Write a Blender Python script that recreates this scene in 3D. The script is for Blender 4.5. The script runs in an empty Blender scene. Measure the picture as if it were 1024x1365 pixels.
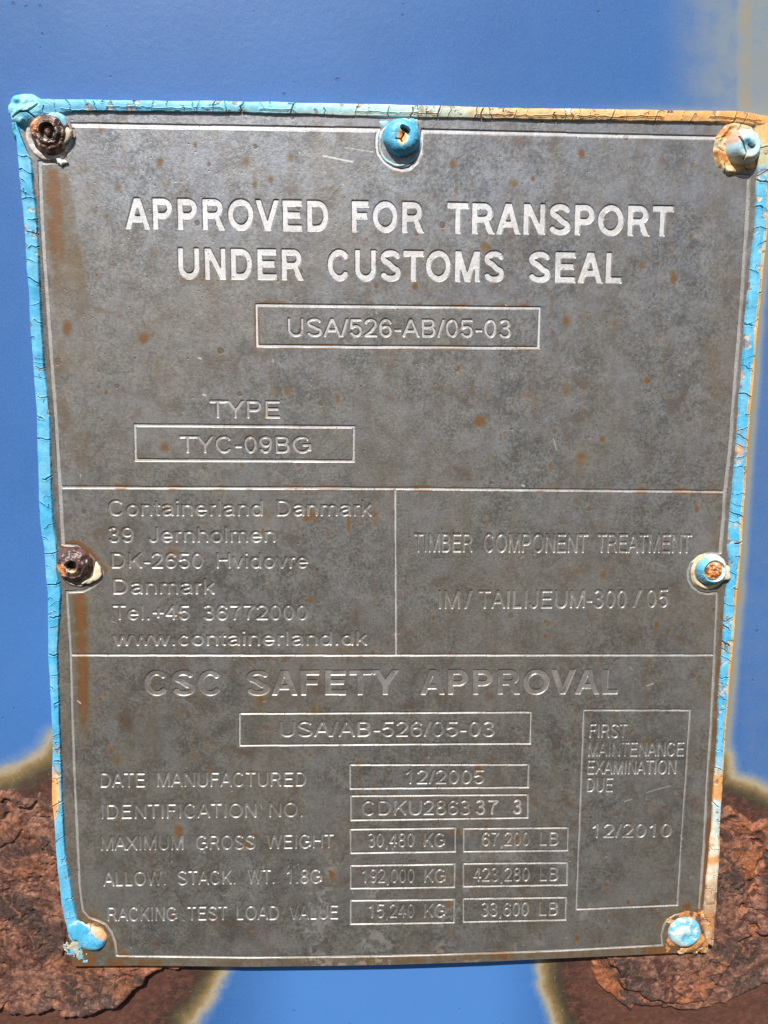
import bpy, math, os
import numpy as np

# ------------------------------------------------------------------ camera, sky, sun, exposure
MM = 0.001
scene = bpy.context.scene
C = scene.collection
CAM_ROT = (1.43214, -0.00669, -0.04035)
CAM_LOC = (-12.6962, -208.3222, 45.5833)          # millimetres
FPX, PW, PH = 1031.0, 1024.0, 1365.0
cd = bpy.data.cameras.new('camera')
cam = bpy.data.objects.new('camera', cd); C.objects.link(cam)
cam.location = [v * MM for v in CAM_LOC]; cam.rotation_euler = CAM_ROT
cd.sensor_fit = 'VERTICAL'; cd.sensor_height = 24.0; cd.lens = 24.0 * FPX / PH
cd.clip_start = 0.005; cd.clip_end = 50.0
scene.camera = cam

SUN_DIR = np.array([0.20, 0.62, -0.76])           # the way the sunlight travels
SUN_DIR = SUN_DIR / np.linalg.norm(SUN_DIR)
sd = bpy.data.lights.new('sun', 'SUN'); sd.energy = 5.0; sd.angle = math.radians(0.5); sd.color = (1.0, 0.965, 0.91)
so = bpy.data.objects.new('sun', sd); C.objects.link(so)
from mathutils import Vector
so.rotation_euler = Vector(SUN_DIR).to_track_quat('-Z', 'Y').to_euler()
so.location = (-0.3, -0.8, 1.0)
w = bpy.data.worlds.new('World'); scene.world = w; w.use_nodes = True
wn = w.node_tree; bg = wn.nodes['Background']
sky = wn.nodes.new('ShaderNodeTexSky'); sky.sky_type = 'NISHITA'; sky.sun_disc = False
sky.sun_elevation = math.asin(-SUN_DIR[2]); sky.sun_rotation = math.atan2(-SUN_DIR[0], -SUN_DIR[1])
wn.links.new(sky.outputs[0], bg.inputs[0]); bg.inputs[1].default_value = 0.06
vs = scene.view_settings
vs.view_transform = 'Standard'; vs.look = 'None'; vs.exposure = 0.42; vs.gamma = 1.0; vs.use_curve_mapping = False
scene.cycles.max_bounces = 5

# ------------------------------------------------------------------ geometry of the view of the wall plane (y = 0)
def _rot(a, b, c):
    ca, sa, cb, sb, cc, sc = math.cos(a), math.sin(a), math.cos(b), math.sin(b), math.cos(c), math.sin(c)
    X = np.array([[1, 0, 0], [0, ca, -sa], [0, sa, ca]]); Y = np.array([[cb, 0, sb], [0, 1, 0], [-sb, 0, cb]])
    Z = np.array([[cc, -sc, 0], [sc, cc, 0], [0, 0, 1]])
    return Z @ Y @ X
RM = _rot(*CAM_ROT); CL = np.array(CAM_LOC)
def U(px, py, h=0.0):
    """photo measurement -> millimetres (X, Z) on the plane standing h in front of the wall"""
    px = np.asarray(px, float); py = np.asarray(py, float)
    d = np.stack([(px - PW / 2) / FPX, -(py - PH / 2) / FPX, -np.ones_like(px)], -1) @ RM.T
    t = (-h - CL[1]) / d[..., 1]
    return CL[0] + t * d[..., 0], CL[2] + t * d[..., 2]
def pix(X, Z, h=0.0):
    P = np.stack([X - CL[0], -h - CL[1] + 0 * X, Z - CL[2]], -1) @ RM
    return PW / 2 + FPX * P[..., 0] / -P[..., 2], PH / 2 - FPX * P[..., 1] / -P[..., 2]

# ------------------------------------------------------------------ numpy noise and small helpers
_T = np.random.RandomState(7).rand(512, 512).astype(np.float32)
def vn(x, y, seed=0):
    x = x + seed * 37.17 + 1000.0; y = y + seed * 91.73 + 1000.0
    xi = np.floor(x).astype(np.int64); yi = np.floor(y).astype(np.int64)
    fx = x - xi; fy = y - yi
    fx = fx * fx * (3 - 2 * fx); fy = fy * fy * (3 - 2 * fy)
    a = _T[yi & 511, xi & 511]; b = _T[yi & 511, (xi + 1) & 511]
    c = _T[(yi + 1) & 511, xi & 511]; d = _T[(yi + 1) & 511, (xi + 1) & 511]
    return (a * (1 - fx) + b * fx) * (1 - fy) + (c * (1 - fx) + d * fx) * fy
def fbm(x, y, s, octv=4, seed=0, gain=0.5):
    """0..1 noise, s = size of the largest feature in mm"""
    o = 0; a = 1.0; t = 0; f = 1.0 / s
    for k in range(octv):
        ca, sa = math.cos(k * 1.1), math.sin(k * 1.1)
        o = o + a * vn((x * ca - y * sa) * f, (x * sa + y * ca) * f, seed + k * 3); t += a; a *= gain; f *= 2.03
    return o / t
def ss(e0, e1, x):
    t = np.clip((x - e0) / (e1 - e0), 0, 1); return t * t * (3 - 2 * t)
def mix3(a, b, t):
    return np.asarray(a) * (1 - t[..., None]) + np.asarray(b) * t[..., None]
def seg_dist(x, y, pts, closed=False):
    pts = [tuple(map(float, p)) for p in pts]
    if closed: pts = pts + [pts[0]]
    best = np.full(np.shape(x), 1e9)
    for (ax, ay), (bx, by) in zip(pts[:-1], pts[1:]):
        dx, dy = bx - ax, by - ay; L = dx * dx + dy * dy + 1e-9
        t = np.clip(((x - ax) * dx + (y - ay) * dy) / L, 0, 1)
        best = np.minimum(best, (x - ax - t * dx) ** 2 + (y - ay - t * dy) ** 2)
    return np.sqrt(best)
def inside(x, y, pts):
    r = np.zeros(np.shape(x), bool); n = len(pts)
    for i in range(n):
        (ax, ay), (bx, by) = pts[i], pts[(i + 1) % n]
        if ay == by: continue
        c = ((ay > y) != (by > y)) & (x < (bx - ax) * (y - ay) / (by - ay) + ax)
        r ^= c
    return r
def sdf(x, y, pts):                       # positive outside
    d = seg_dist(x, y, pts, True); return np.where(inside(x, y, pts), -d, d)
def jag(pts, amp, step, seed):
    """roughen a polyline (measured points) into a natural broken line"""
    rs = np.random.RandomState(seed); out = []
    for (ax, ay), (bx, by) in zip(pts[:-1], pts[1:]):
        n = max(1, int(math.hypot(bx - ax, by - ay) / step))
        for i in range(n):
            t = i / n; out.append((ax + (bx - ax) * t + rs.uniform(-amp, amp), ay + (by - ay) * t + rs.uniform(-amp, amp)))
    out.append(pts[-1]); return out

def raw_mesh(name, co, faces, mat, parent=None, origin=(0, 0, 0), cols=None, vals=None, smooth=True):
    """co (n,3) in mm, faces (m,k) array of equal length polygons or a list"""
    co = (np.asarray(co, np.float64) - np.asarray(origin)) * MM
    me = bpy.data.meshes.new(name)
    me.vertices.add(len(co)); me.vertices.foreach_set('co', co.astype(np.float32).ravel())
    if isinstance(faces, np.ndarray):
        k = faces.shape[1]; flat = faces.ravel(); starts = np.arange(len(faces)) * k
    else:
        flat = np.concatenate([np.asarray(f) for f in faces]); ln = np.array([len(f) for f in faces]); starts = np.concatenate([[0], np.cumsum(ln)[:-1]])
    me.loops.add(len(flat)); me.loops.foreach_set('vertex_index', flat.astype(np.int32))
    me.polygons.add(len(starts)); me.polygons.foreach_set('loop_start', starts.astype(np.int32))
    me.update(calc_edges=True); me.validate()
    me.polygons.foreach_set('use_smooth', np.full(len(me.polygons), smooth))
    if cols is not None:
        at = me.color_attributes.new('Col', 'FLOAT_COLOR', 'POINT')
        c4 = np.ones((len(co), 4), np.float32); c4[:, :3] = cols; at.data.foreach_set('color', c4.ravel())
    for k, v in (vals or {}).items():
        at = me.attributes.new(k, 'FLOAT', 'POINT'); at.data.foreach_set('value', np.asarray(v, np.float32).ravel())
    me.materials.append(mat)
    o = bpy.data.objects.new(name, me); C.objects.link(o)
    if parent is not None: o.parent = parent
    else: o.location = np.asarray(origin) * MM
    return o
def grid(name, X, H, Z, mat, parent=None, origin=(0, 0, 0), cols=None, vals=None, keep=None, skirt=None):
    """rows run downward, columns to the right; H = height in front of the wall"""
    nr, nc = X.shape
    co = np.stack([X, -H, Z], -1).reshape(-1, 3)
    i = np.arange(nr * nc).reshape(nr, nc)
    q = np.stack([i[:-1, :-1], i[1:, :-1], i[1:, 1:], i[:-1, 1:]], -1)
    q = q[keep] if keep is not None else q.reshape(-1, 4)
    if cols is not None: cols = cols.reshape(-1, 3)
    vals = {k: v.reshape(-1) for k, v in (vals or {}).items()}
    if skirt is not None:                 # a side wall down to depth `skirt` round the sheet's edge
        ring = np.concatenate([i[0, :], i[1:, -1], i[-1, -2::-1], i[-2:0:-1, 0]])
        top = co[ring].copy(); low = co[ring].copy(); low[:, 1] = -skirt
        b0 = len(co); m = len(ring); co = np.concatenate([co, top, low])
        j = np.arange(m); k = (j + 1) % m
        q = np.concatenate([q, np.stack([b0 + j, b0 + k, b0 + m + k, b0 + m + j], -1)])
        if cols is not None: cols = np.concatenate([cols, cols[ring], cols[ring]])
        vals = {a: np.concatenate([v, v[ring], v[ring]]) for a, v in vals.items()}
    if keep is not None:
        used = np.unique(q); rem = np.full(len(co), -1); rem[used] = np.arange(len(used))
        co = co[used]; q = rem[q]
        if cols is not None: cols = cols[used]
        vals = {a: v[used] for a, v in vals.items()}
    return raw_mesh(name, co, q, mat, parent, origin, cols, vals)
def thing(name, label, cat, loc, group=None):
    o = bpy.data.objects.new(name, None); C.objects.link(o); o.location = np.asarray(loc) * MM
    o.empty_display_size = 0.005; o['label'] = label; o['category'] = cat
    if group: o['group'] = group
    return o

# ------------------------------------------------------------------ materials
class N:
    def __init__(s, name):
        s.m = bpy.data.materials.new(name); s.m.use_nodes = True; s.t = s.m.node_tree
        s.b = s.t.nodes['Principled BSDF']; s.co = s.new('ShaderNodeTexCoord').outputs['Object']
        v = s.new('ShaderNodeVectorMath'); v.operation = 'SCALE'; v.inputs[3].default_value = 1000.0
        s.link(s.co, v.inputs[0]); s.mm = v.outputs[0]
    def new(s, t): return s.t.nodes.new(t)
    def link(s, a, b): s.t.links.new(a, b)
    def put(s, sock, v):
        if isinstance(v, bpy.types.NodeSocket): s.link(v, sock)
        elif isinstance(v, tuple) and len(v) == 3 and sock.type == 'RGBA': sock.default_value = (*v, 1)
        else: sock.default_value = v
    def noise(s, size, detail=4, rough=0.55, dist=0.0, vec=None):
        n = s.new('ShaderNodeTexNoise'); n.inputs['Scale'].default_value = 1.0 / size; n.inputs['Detail'].default_value = detail
        n.inputs['Roughness'].default_value = rough; n.inputs['Distortion'].default_value = dist
        s.link(vec or s.mm, n.inputs['Vector']); return n.outputs['Fac']
    def voro(s, size, feature='F1', out='Distance'):
        n = s.new('ShaderNodeTexVoronoi'); n.feature = feature; n.inputs['Scale'].default_value = 1.0 / size
        s.link(s.mm, n.inputs['Vector']); return n.outputs[out]
    def math(s, op, a, b=0.0, c=0.0):
        n = s.new('ShaderNodeMath'); n.operation = op
        for i, v in enumerate((a, b, c)): s.put(n.inputs[i], v)
        return n.outputs[0]
    def step(s, v, a, b, lo=0.0, hi=1.0):
        n = s.new('ShaderNodeMapRange'); n.interpolation_type = 'SMOOTHSTEP'
        for i, x in enumerate((v, a, b, lo, hi)): s.put(n.inputs[i], x)
        return n.outputs[0]
    def mix(s, f, a, b, mode='MIX'):
        n = s.new('ShaderNodeMix'); n.data_type = 'RGBA'; n.blend_type = mode
        s.put(n.inputs[0], f); s.put(n.inputs[6], a); s.put(n.inputs[7], b); return n.outputs[2]
    def ramp(s, f, stops):
        n = s.new('ShaderNodeValToRGB'); e = n.color_ramp.elements
        for i, (p, c) in enumerate(stops):
            x = e[i] if i < 2 else e.new(p)
            x.position = p; x.color = (*c, 1)
        s.put(n.inputs[0], f); return n.outputs[0]
    def attr(s, name, out='Fac'):
        n = s.new('ShaderNodeAttribute'); n.attribute_name = name; return n.outputs[out]
    def bump(s, h, dist_mm, strength=1.0, prev=None):
        n = s.new('ShaderNodeBump'); n.inputs['Distance'].default_value = dist_mm * MM; n.inputs['Strength'].default_value = strength
        s.link(h, n.inputs['Height'])
        if prev is not None: s.link(prev, n.inputs['Normal'])
        return n.outputs[0]
    def done(s, col, rough, metal=0.0, normal=None, spec=0.5):
        s.put(s.b.inputs['Base Color'], col); s.put(s.b.inputs['Roughness'], rough); s.put(s.b.inputs['Metallic'], metal)
        s.b.inputs['Specular IOR Level'].default_value = spec
        if normal is not None: s.link(normal, s.b.inputs['Normal'])
        return s.m

def plate_material(name, a, b, metal, rough, wear):
    """weathered metal of the plate; the letters share its spots (same coordinates). a dark, b light tone"""
    s = N(name)
    big = s.noise(42, 3, 0.5); mid = s.noise(6.0, 5, 0.6, 0.6); fine = s.noise(0.75, 4, 0.7); grain = s.noise(0.32, 2, 0.6)
    f = s.math('ADD', s.math('MULTIPLY', mid, 0.42), s.math('MULTIPLY', fine, 0.58))
    col = s.mix(s.step(f, 0.36, 0.64), a, b)
    col = s.mix(s.math('MULTIPLY', s.step(big, 0.40, 0.62), 0.45 * wear), col, tuple(np.array((0.18, 0.160, 0.135)) * (np.mean(b) / 0.2)))
    sv = s.new('ShaderNodeVectorMath'); sv.operation = 'MULTIPLY'; sv.inputs[1].default_value = (1.0, 1.0, 0.14); s.link(s.mm, sv.inputs[0])
    run = s.noise(3.2, 4, 0.6, 0.0, sv.outputs[0]); patch = s.noise(15, 5, 0.62, 0.7)
    col = s.mix(s.math('MULTIPLY', s.step(patch, 0.46, 0.62), 0.42 * wear), col, tuple(np.array((0.215, 0.213, 0.224)) * (np.mean(b) / 0.22)))
    col = s.mix(s.math('MULTIPLY', s.step(s.noise(8, 6, 0.68, 0.5), 0.52, 0.68), 0.40 * wear), col, tuple(np.array((0.125, 0.100, 0.080)) * (np.mean(b) / 0.22)))
    col = s.mix(s.math('MULTIPLY', s.step(run, 0.52, 0.70), 0.35 * wear), col, tuple(np.array((0.17, 0.130, 0.095)) * (np.mean(b) / 0.22)))
    # brown bloom and small rust spots
    bloom = s.math('MULTIPLY', s.step(s.noise(9.0, 6, 0.62, 0.8), 0.585, 0.68), s.step(fine, 0.38, 0.6))
    col = s.mix(s.math('MULTIPLY', bloom, 0.8 * wear), col, (0.15, 0.090, 0.050))
    v = s.voro(5.2); vr = s.voro(5.2, 'F1', 'Color')
    sep = s.new('ShaderNodeSeparateColor'); s.link(vr, sep.inputs[0])
    rad = s.math('MULTIPLY', s.math('POWER', sep.outputs[0], 3.0), 0.17)
    vd = s.math('ADD', v, s.math('MULTIPLY', s.math('SUBTRACT', fine, 0.5), 0.10))
    spot = s.math('SUBTRACT', 1.0, s.step(s.math('SUBTRACT', vd, rad), -0.02, 0.035))
    spot = s.math('MULTIPLY', spot, s.step(sep.outputs[0], 0.35, 0.5))
    col = s.mix(s.math('MULTIPLY', spot, 0.8 * wear), col, s.mix(sep.outputs[1], (0.055, 0.040, 0.033), (0.105, 0.058, 0.034)))
    v2 = s.voro(1.9); dark = s.math('SUBTRACT', 1.0, s.step(v2, 0.05, 0.15))
    dark = s.math('MULTIPLY', dark, s.step(s.noise(7.0, 2), 0.42, 0.56))
    col = s.mix(s.math('MULTIPLY', dark, 0.7), col, (0.05, 0.042, 0.036))
    lite = s.math('MULTIPLY', s.step(s.noise(1.1, 3, 0.7), 0.66, 0.74), s.step(s.noise(24, 2), 0.48, 0.6))
    col = s.mix(s.math('MULTIPLY', lite, 0.55), col, (0.46, 0.43, 0.40))
    # shapes measured on the plate: run-down stains and edge rust
    st = s.attr('stain'); st2 = s.math('MULTIPLY', st, s.step(s.noise(2.6, 5, 0.65), 0.28, 0.62, 0.62, 1.05))
    col = s.mix(s.step(st2, 0.02, 0.7), col, s.mix(s.step(st2, 0.40, 0.85), (0.145, 0.105, 0.060), (0.155, 0.070, 0.028)))
    if name == 'etched_worn_metal': col = s.mix(s.math('MULTIPLY', s.step(s.noise(7, 4, 0.6), 0.42, 0.58), 0.75), col, (0.150, 0.138, 0.130))
    wt = s.attr('warm_lower'); col = s.mix(s.math('MULTIPLY', wt, 0.55), col, s.mix(1.0, col, (0.92, 0.88, 0.78), 'MULTIPLY'))  # warmer, darker tone towards the bottom of the plate
    cl = s.attr('sky_sheen'); col = s.mix(cl, col, s.mix(1.0, col, (1.08, 1.16, 1.30), 'MULTIPLY'))  # sky reflection on the upper plate, painted as a bluish lift
    sc = s.attr('scratch'); col = s.mix(s.math('MULTIPLY', sc, 0.85), col, (0.62, 0.6, 0.58))
    gr = s.attr('grime_shade'); col = s.mix(gr, col, (0.05, 0.032, 0.022))  # dirt smudges, plus the bead's shadow painted along the left edge
    rg = s.math('ADD', rough, s.math('MULTIPLY', s.math('SUBTRACT', f, 0.5), 0.35))
    h = s.math('ADD', s.math('MULTIPLY', grain, 0.4), s.math('ADD', fine, s.math('MULTIPLY', s.math('ADD', spot, dark), -0.8)))
    nb = s.bump(h, 0.07, 0.8)
    mt = s.math('MULTIPLY', metal, s.math('SUBTRACT', 1.0, s.math('MAXIMUM', st, s.math('MULTIPLY', spot, 0.9))))
    return s.done(col, rg, mt, nb)
M_PLATE = plate_material('weathered_metal', (0.110, 0.106, 0.101), (0.258, 0.252, 0.244), 0.55, 0.46, 1.0)
M_BRIGHT = plate_material('etched_bright_metal', (0.47, 0.46, 0.47), (0.68, 0.67, 0.68), 0.25, 0.5, 0.45)
M_LINE = plate_material('etched_line_metal', (0.34, 0.325, 0.315), (0.55, 0.53, 0.52), 0.25, 0.5, 0.6)
M_MID = plate_material('etched_dull_metal', (0.27, 0.255, 0.245), (0.42, 0.40, 0.385), 0.25, 0.5, 0.7)
M_WORN = plate_material('etched_worn_metal', (0.165, 0.153, 0.144), (0.33, 0.310, 0.294), 0.4, 0.5, 0.9)

def wall_material():
    s = N('blue_container_paint')
    fine = s.noise(0.7, 3, 0.6); mid = s.noise(9, 5, 0.6); big = s.noise(60, 3)
    blue = s.mix(s.step(big, 0.3, 0.7), (0.036, 0.124, 0.345), (0.044, 0.148, 0.405))
    blue = s.mix(s.math('MULTIPLY', s.step(mid, 0.45, 0.7), 0.25), blue, (0.068, 0.175, 0.39))
    blue = s.mix(s.math('MULTIPLY', s.step(fine, 0.35, 0.7), 0.25), blue, (0.066, 0.190, 0.46))
    gr = s.noise(0.42, 3, 0.75); blue = s.mix(s.step(gr, 0.35, 0.65, 0.0, 0.5), s.mix(0.30, blue, (0.02, 0.05, 0.16)), s.mix(0.22, blue, (0.12, 0.25, 0.48)))
    sc_ = s.math('MULTIPLY', s.step(s.noise(3.0, 5, 0.7), 0.60, 0.72), 0.30); blue = s.mix(sc_, blue, (0.12, 0.22, 0.40))
    v = s.voro(3.3); vr = s.voro(3.3, 'F1', 'Color'); sep = s.new('ShaderNodeSeparateColor'); s.link(vr, sep.inputs[0])
    vd = s.math('ADD', v, s.math('MULTIPLY', s.math('SUBTRACT', s.noise(0.5, 2), 0.5), 0.12))
    chip = s.math('SUBTRACT', 1.0, s.step(s.math('SUBTRACT', vd, s.math('MULTIPLY', s.math('POWER', sep.outputs[0], 5.0), 0.15)), 0.0, 0.03))
    chip = s.math('MULTIPLY', chip, s.step(sep.outputs[0], 0.35, 0.6))
    blue = s.mix(s.math('MULTIPLY', chip, 0.75), blue, (0.03, 0.07, 0.20))
    pale_blue = s.attr('pale_blue'); blue = s.mix(pale_blue, blue, (0.075, 0.215, 0.53))
    st = s.attr('stain')
    st = s.math('MULTIPLY', st, s.step(s.noise(5, 5, 0.6), 0.2, 0.65, 0.7, 1.15))
    blue = s.mix(s.step(st, 0.0, 0.5), blue, (0.20, 0.235, 0.26))
    blue = s.mix(s.step(st, 0.4, 1.0), blue, (0.31, 0.22, 0.11))
    r = s.attr('rust'); r = s.math('ADD', r, s.math('MULTIPLY', s.math('SUBTRACT', s.noise(3.2, 7, 0.75, 0.4), 0.5), 0.20))
    rust = s.ramp(r, [(0.0, (0.2, 0.3, 0.5)), (1.0, (0.085, 0.034, 0.022)), (0.12, (0.17, 0.225, 0.31)), (0.24, (0.34, 0.285, 0.19)), (0.33, (0.21, 0.140, 0.062)),
                      (0.43, (0.085, 0.066, 0.032)), (0.50, (0.045, 0.031, 0.020)), (0.60, (0.045, 0.020, 0.015)), (0.8, (0.075, 0.029, 0.020))])
    var = s.noise(2.2, 5, 0.65); rust = s.mix(s.math('MULTIPLY', s.step(var, 0.4, 0.7), s.step(r, 0.45, 0.6)), rust, (0.125, 0.050, 0.032))
    fl = s.math('MULTIPLY', s.step(s.noise(0.9, 4, 0.7), 0.60, 0.66), s.math('MULTIPLY', s.step(r, 0.12, 0.25), s.step(r, 0.62, 0.42)))
    rust = s.mix(s.math('MULTIPLY', fl, 0.7), rust, s.mix(s.step(s.noise(2.0, 2), 0.48, 0.52), (0.36, 0.29, 0.19), (0.06, 0.035, 0.022)))
    col = s.mix(s.step(r, 0.02, 0.22), blue, rust)
    bl = s.math('MULTIPLY', s.noise(1.0, 5, 0.65), s.step(r, 0.35, 0.6))
    n1 = s.bump(s.math('ADD', s.noise(1.8, 2, 0.5), s.math('ADD', s.math('MULTIPLY', fine, 0.3), s.math('MULTIPLY', chip, -2.0))), 0.05, 0.8)
    n2 = s.bump(bl, 0.35, 0.9, n1)
    return s.done(col, s.step(r, 0.2, 0.6, 0.42, 0.8), 0.0, n2, 0.35)
M_WALL = wall_material()

def vcol_material(name, rough, bump_mm, var=0.35, spec=0.4, size=0.5):
    s = N(name); c = s.attr('Col', 'Color'); n = s.noise(size, 5, 0.7); m = s.noise(size * 5, 4, 0.6)
    c = s.mix(var, c, s.mix(s.step(n, 0.3, 0.7), (0.25, 0.25, 0.25), (1, 1, 1)), 'SOFT_LIGHT')
    c = s.mix(var * 0.5, c, s.mix(s.step(m, 0.35, 0.65), (0.5, 0.46, 0.42), (1.0, 1.0, 1.0)), 'MULTIPLY')
    return s.done(c, s.math('ADD', rough, s.math('MULTIPLY', s.math('SUBTRACT', m, 0.5), 0.3)), 0.0, s.bump(n, bump_mm, 0.8), spec)
M_CRUST = vcol_material('scaled_rust', 0.78, 0.16, 0.6, 0.25, 0.7)
M_SEAL = vcol_material('cracked_painted_sealant', 0.5, 0.05, 0.3, 0.4, 0.7)
M_HEAD = vcol_material('painted_rivet_metal', 0.45, 0.07, 0.4, 0.5, 0.5)
M_OLD = vcol_material('rusted_rivet_metal', 0.36, 0.12, 0.6, 0.7, 0.45)

CYAN = (0.075, 0.40, 0.66); CYAN2 = (0.14, 0.46, 0.68); PALE = (0.48, 0.68, 0.64); CREAM = (0.80, 0.62, 0.34); ORANGE = (0.74, 0.36, 0.12)
CRACK = (0.055, 0.035, 0.022)  # dirt in the cracks, with the groove's shade painted in

# ------------------------------------------------------------------ the container wall
RUST_L = [(-90, 1050), (0, 1044), (38, 1032), (64, 1012), (76, 992), (110, 990), (250, 1240), (287, 1285), (272, 1312), (240, 1352), (215, 1420), (200, 1500), (-90, 1500)]
RUST_R = [(733, 1270), (738, 1310), (750, 1350), (752, 1420), (760, 1500), (1120, 1500), (1120, 1085), (1024, 1066), (1008, 1056), (985, 1047), (970, 1040), (964, 1010), (940, 1000), (900, 1150)]
R_EDGE_OUT = [(1024, 160), (1023, 300), (1012, 400), (1005, 500), (996, 610), (990, 700), (986, 780), (978, 860), (972, 930), (967, 1000), (962, 1060), (957, 1140), (954, 1210), (950, 1270)]
def wall_axis(a, b, step, far):
    core = np.arange(a, b + step / 2, step); out = []
    d = step; x = core[-1]
    while x < far: d *= 1.5; x += d; out.append(x)
    lo = []; d = step; x = core[0]
    while x > -far: d *= 1.5; x -= d; lo.append(x)
    return np.array(lo[::-1] + list(core) + out)
xs = wall_axis(-120, 120, 0.5, 260); zs = wall_axis(-168, 150, 0.5, 330)[::-1]
X, Z = np.meshgrid(xs, zs); px, py = pix(X, Z)
wob = (fbm(X, Z, 18, 4, 3) - 0.5) * 26
dL = sdf(px, py, RUST_L) + wob; dR = sdf(px, py, RUST_R) + wob * 0.8
wl = 1.0 + 0.5 * ss(700, 1200, px)
d = np.minimum(dL / 1.35, dR)
rust = np.clip(0.40 - np.where(d > 0, d / 75.0, d / 100.0), 0, 1)
dark = (px > 960) & (py > 940) & (py < 1060)
re_ = seg_dist(px, py, R_EDGE_OUT)
stain = 0.75 * np.exp(-np.clip(re_ - 2, 0, 999) / 6.5) * (py > 130) * ss(120, 190, py)
stain = np.maximum(stain, 0.45 * ss(950, 1010, px) * ss(260, 150, py))
stain = np.maximum(stain, 0.12 * ss(960, 1000, px))
streak = np.exp(-((px - 993 - (fbm(X, Z, 30, 2, 9) - 0.5) * 10) / 17) ** 2) 
stain = np.maximum(stain, 0.62 * streak * ss(170, 150, py)) ; stain = np.maximum(stain, 0.33 * ss(850, 975, px) * ss(260, 100, py))
stain = np.maximum(stain, 0.30 * ss(620, 1000, px) * np.exp(-np.clip(146 - py, 0, 999) / 9) * (py < 165))
pale_blue = 0.75 * ss(1180, 1300, py) * ss(280, 420, px) * ss(760, 640, px) + 0.30 * ss(500, 950, py) * ss(200, 60, px)  # lighter blue at the lower centre and down the left side
H = (fbm(X, Z, 40, 3, 5) - 0.5) * 0.25 + np.clip(rust - 0.42, 0, 0.5) * 0.9 * fbm(X, Z, 4, 4, 6) * (rust > 0.42)
wall = thing('container_wall', 'blue painted steel container wall with rust blooming at its lower left and right', 'wall', (0, 0, -170))
WO = (0, 0, -170)
grid('wall_panel', X, H, Z, M_WALL, wall, WO, vals={'rust': rust, 'stain': stain, 'pale_blue': np.clip(pale_blue, 0, 1)}, skirt=-2.0)

# ------------------------------------------------------------------ the plate: shape of its face
HP = 2.5                                   # its face stands this far in front of the wall
TH = 1.0
LE = [(20, 130), (24, 200), (38, 300), (44, 400), (50, 500), (56, 600), (60, 700), (66, 800), (70, 900), (74, 1000), (76, 1100), (84, 1180), (92, 1250), (97, 1287)]
RE = [(1016, 145), (1014, 200), (1010, 300), (1002, 400), (993, 500), (984, 600), (977, 700), (970, 800), (965, 900), (958, 1000), (952, 1080), (947, 1160), (942, 1269)]
BE = [(90, 1287.5), (180, 1286), (330, 1287), (520, 1283), (640, 1280), (744, 1276), (850, 1272), (945, 1268)]
def hplate(X, Z):
    return HP + 0.80 * np.exp(-((X / 60.0) ** 2)) * ss(-45, -115, Z) + (fbm(X, Z, 70, 2, 12) - 0.5) * 0.5
def toline(pts, h, by):
    a = np.array(pts, float); x, z = U(a[:, 0], a[:, 1], h); o = np.argsort(x if by == 'x' else z); return x[o], z[o]
lx, lz = toline(LE, HP, 'z'); rx, rz = toline(RE, HP, 'z'); bx, bz = toline(BE, HP, 'x')
ztop = float(U(500, 147, HP)[1]) ; STEP = 0.155
nr = int(240 / STEP); nc = int(200 / STEP)
tv = np.linspace(0, 1, nr)[:, None]; tu = np.linspace(0, 1, nc)[None, :]
zz = ztop + (bz.mean() - ztop) * tv
L_ = np.interp(zz, lz, lx); R_ = np.interp(zz, rz, rx)
X = L_ + (R_ - L_) * tu
Z = ztop + (np.interp(X, bx, bz) - ztop) * tv
L_ = np.interp(Z[:, :1] * 0 + zz, lz, lx)

# ---- lettering: a plain grotesque drawn with strokes (capital height 1), so that its weight can be set
_ADV = dict(A=.667, B=.667, C=.722, D=.722, E=.667, F=.611, G=.778, H=.722, I=.278, J=.5, K=.667, L=.556, M=.833, N=.722, O=.778, P=.667, R=.722, S=.667, T=.611, U=.722, V=.667, W=.944, X=.667, Y=.667,
            a=.556, c=.5, d=.556, e=.556, h=.556, i=.222, k=.5, l=.222, m=.833, n=.556, o=.556, r=.333, t=.278, v=.5, w=.722)
_ADV.update({c: .556 for c in '0123456789'}); _ADV.update({'-': .333, '/': .278, '.': .278, ',': .278, '+': .584})
XH = 0.725
def arc(cx, cy, rx, ry, a0, a1, n=14):
    return [(cx + rx * math.cos(math.radians(a)), cy + ry * math.sin(math.radians(a))) for a in np.linspace(a0, a1, n)]
def ext(p, q, e):
    dx, dy = q[0] - p[0], q[1] - p[1]; L = math.hypot(dx, dy); dx, dy = dx / L * e, dy / L * e
    return [(p[0] - dx, p[1] - dy), (q[0] + dx, q[1] + dy)]
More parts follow.
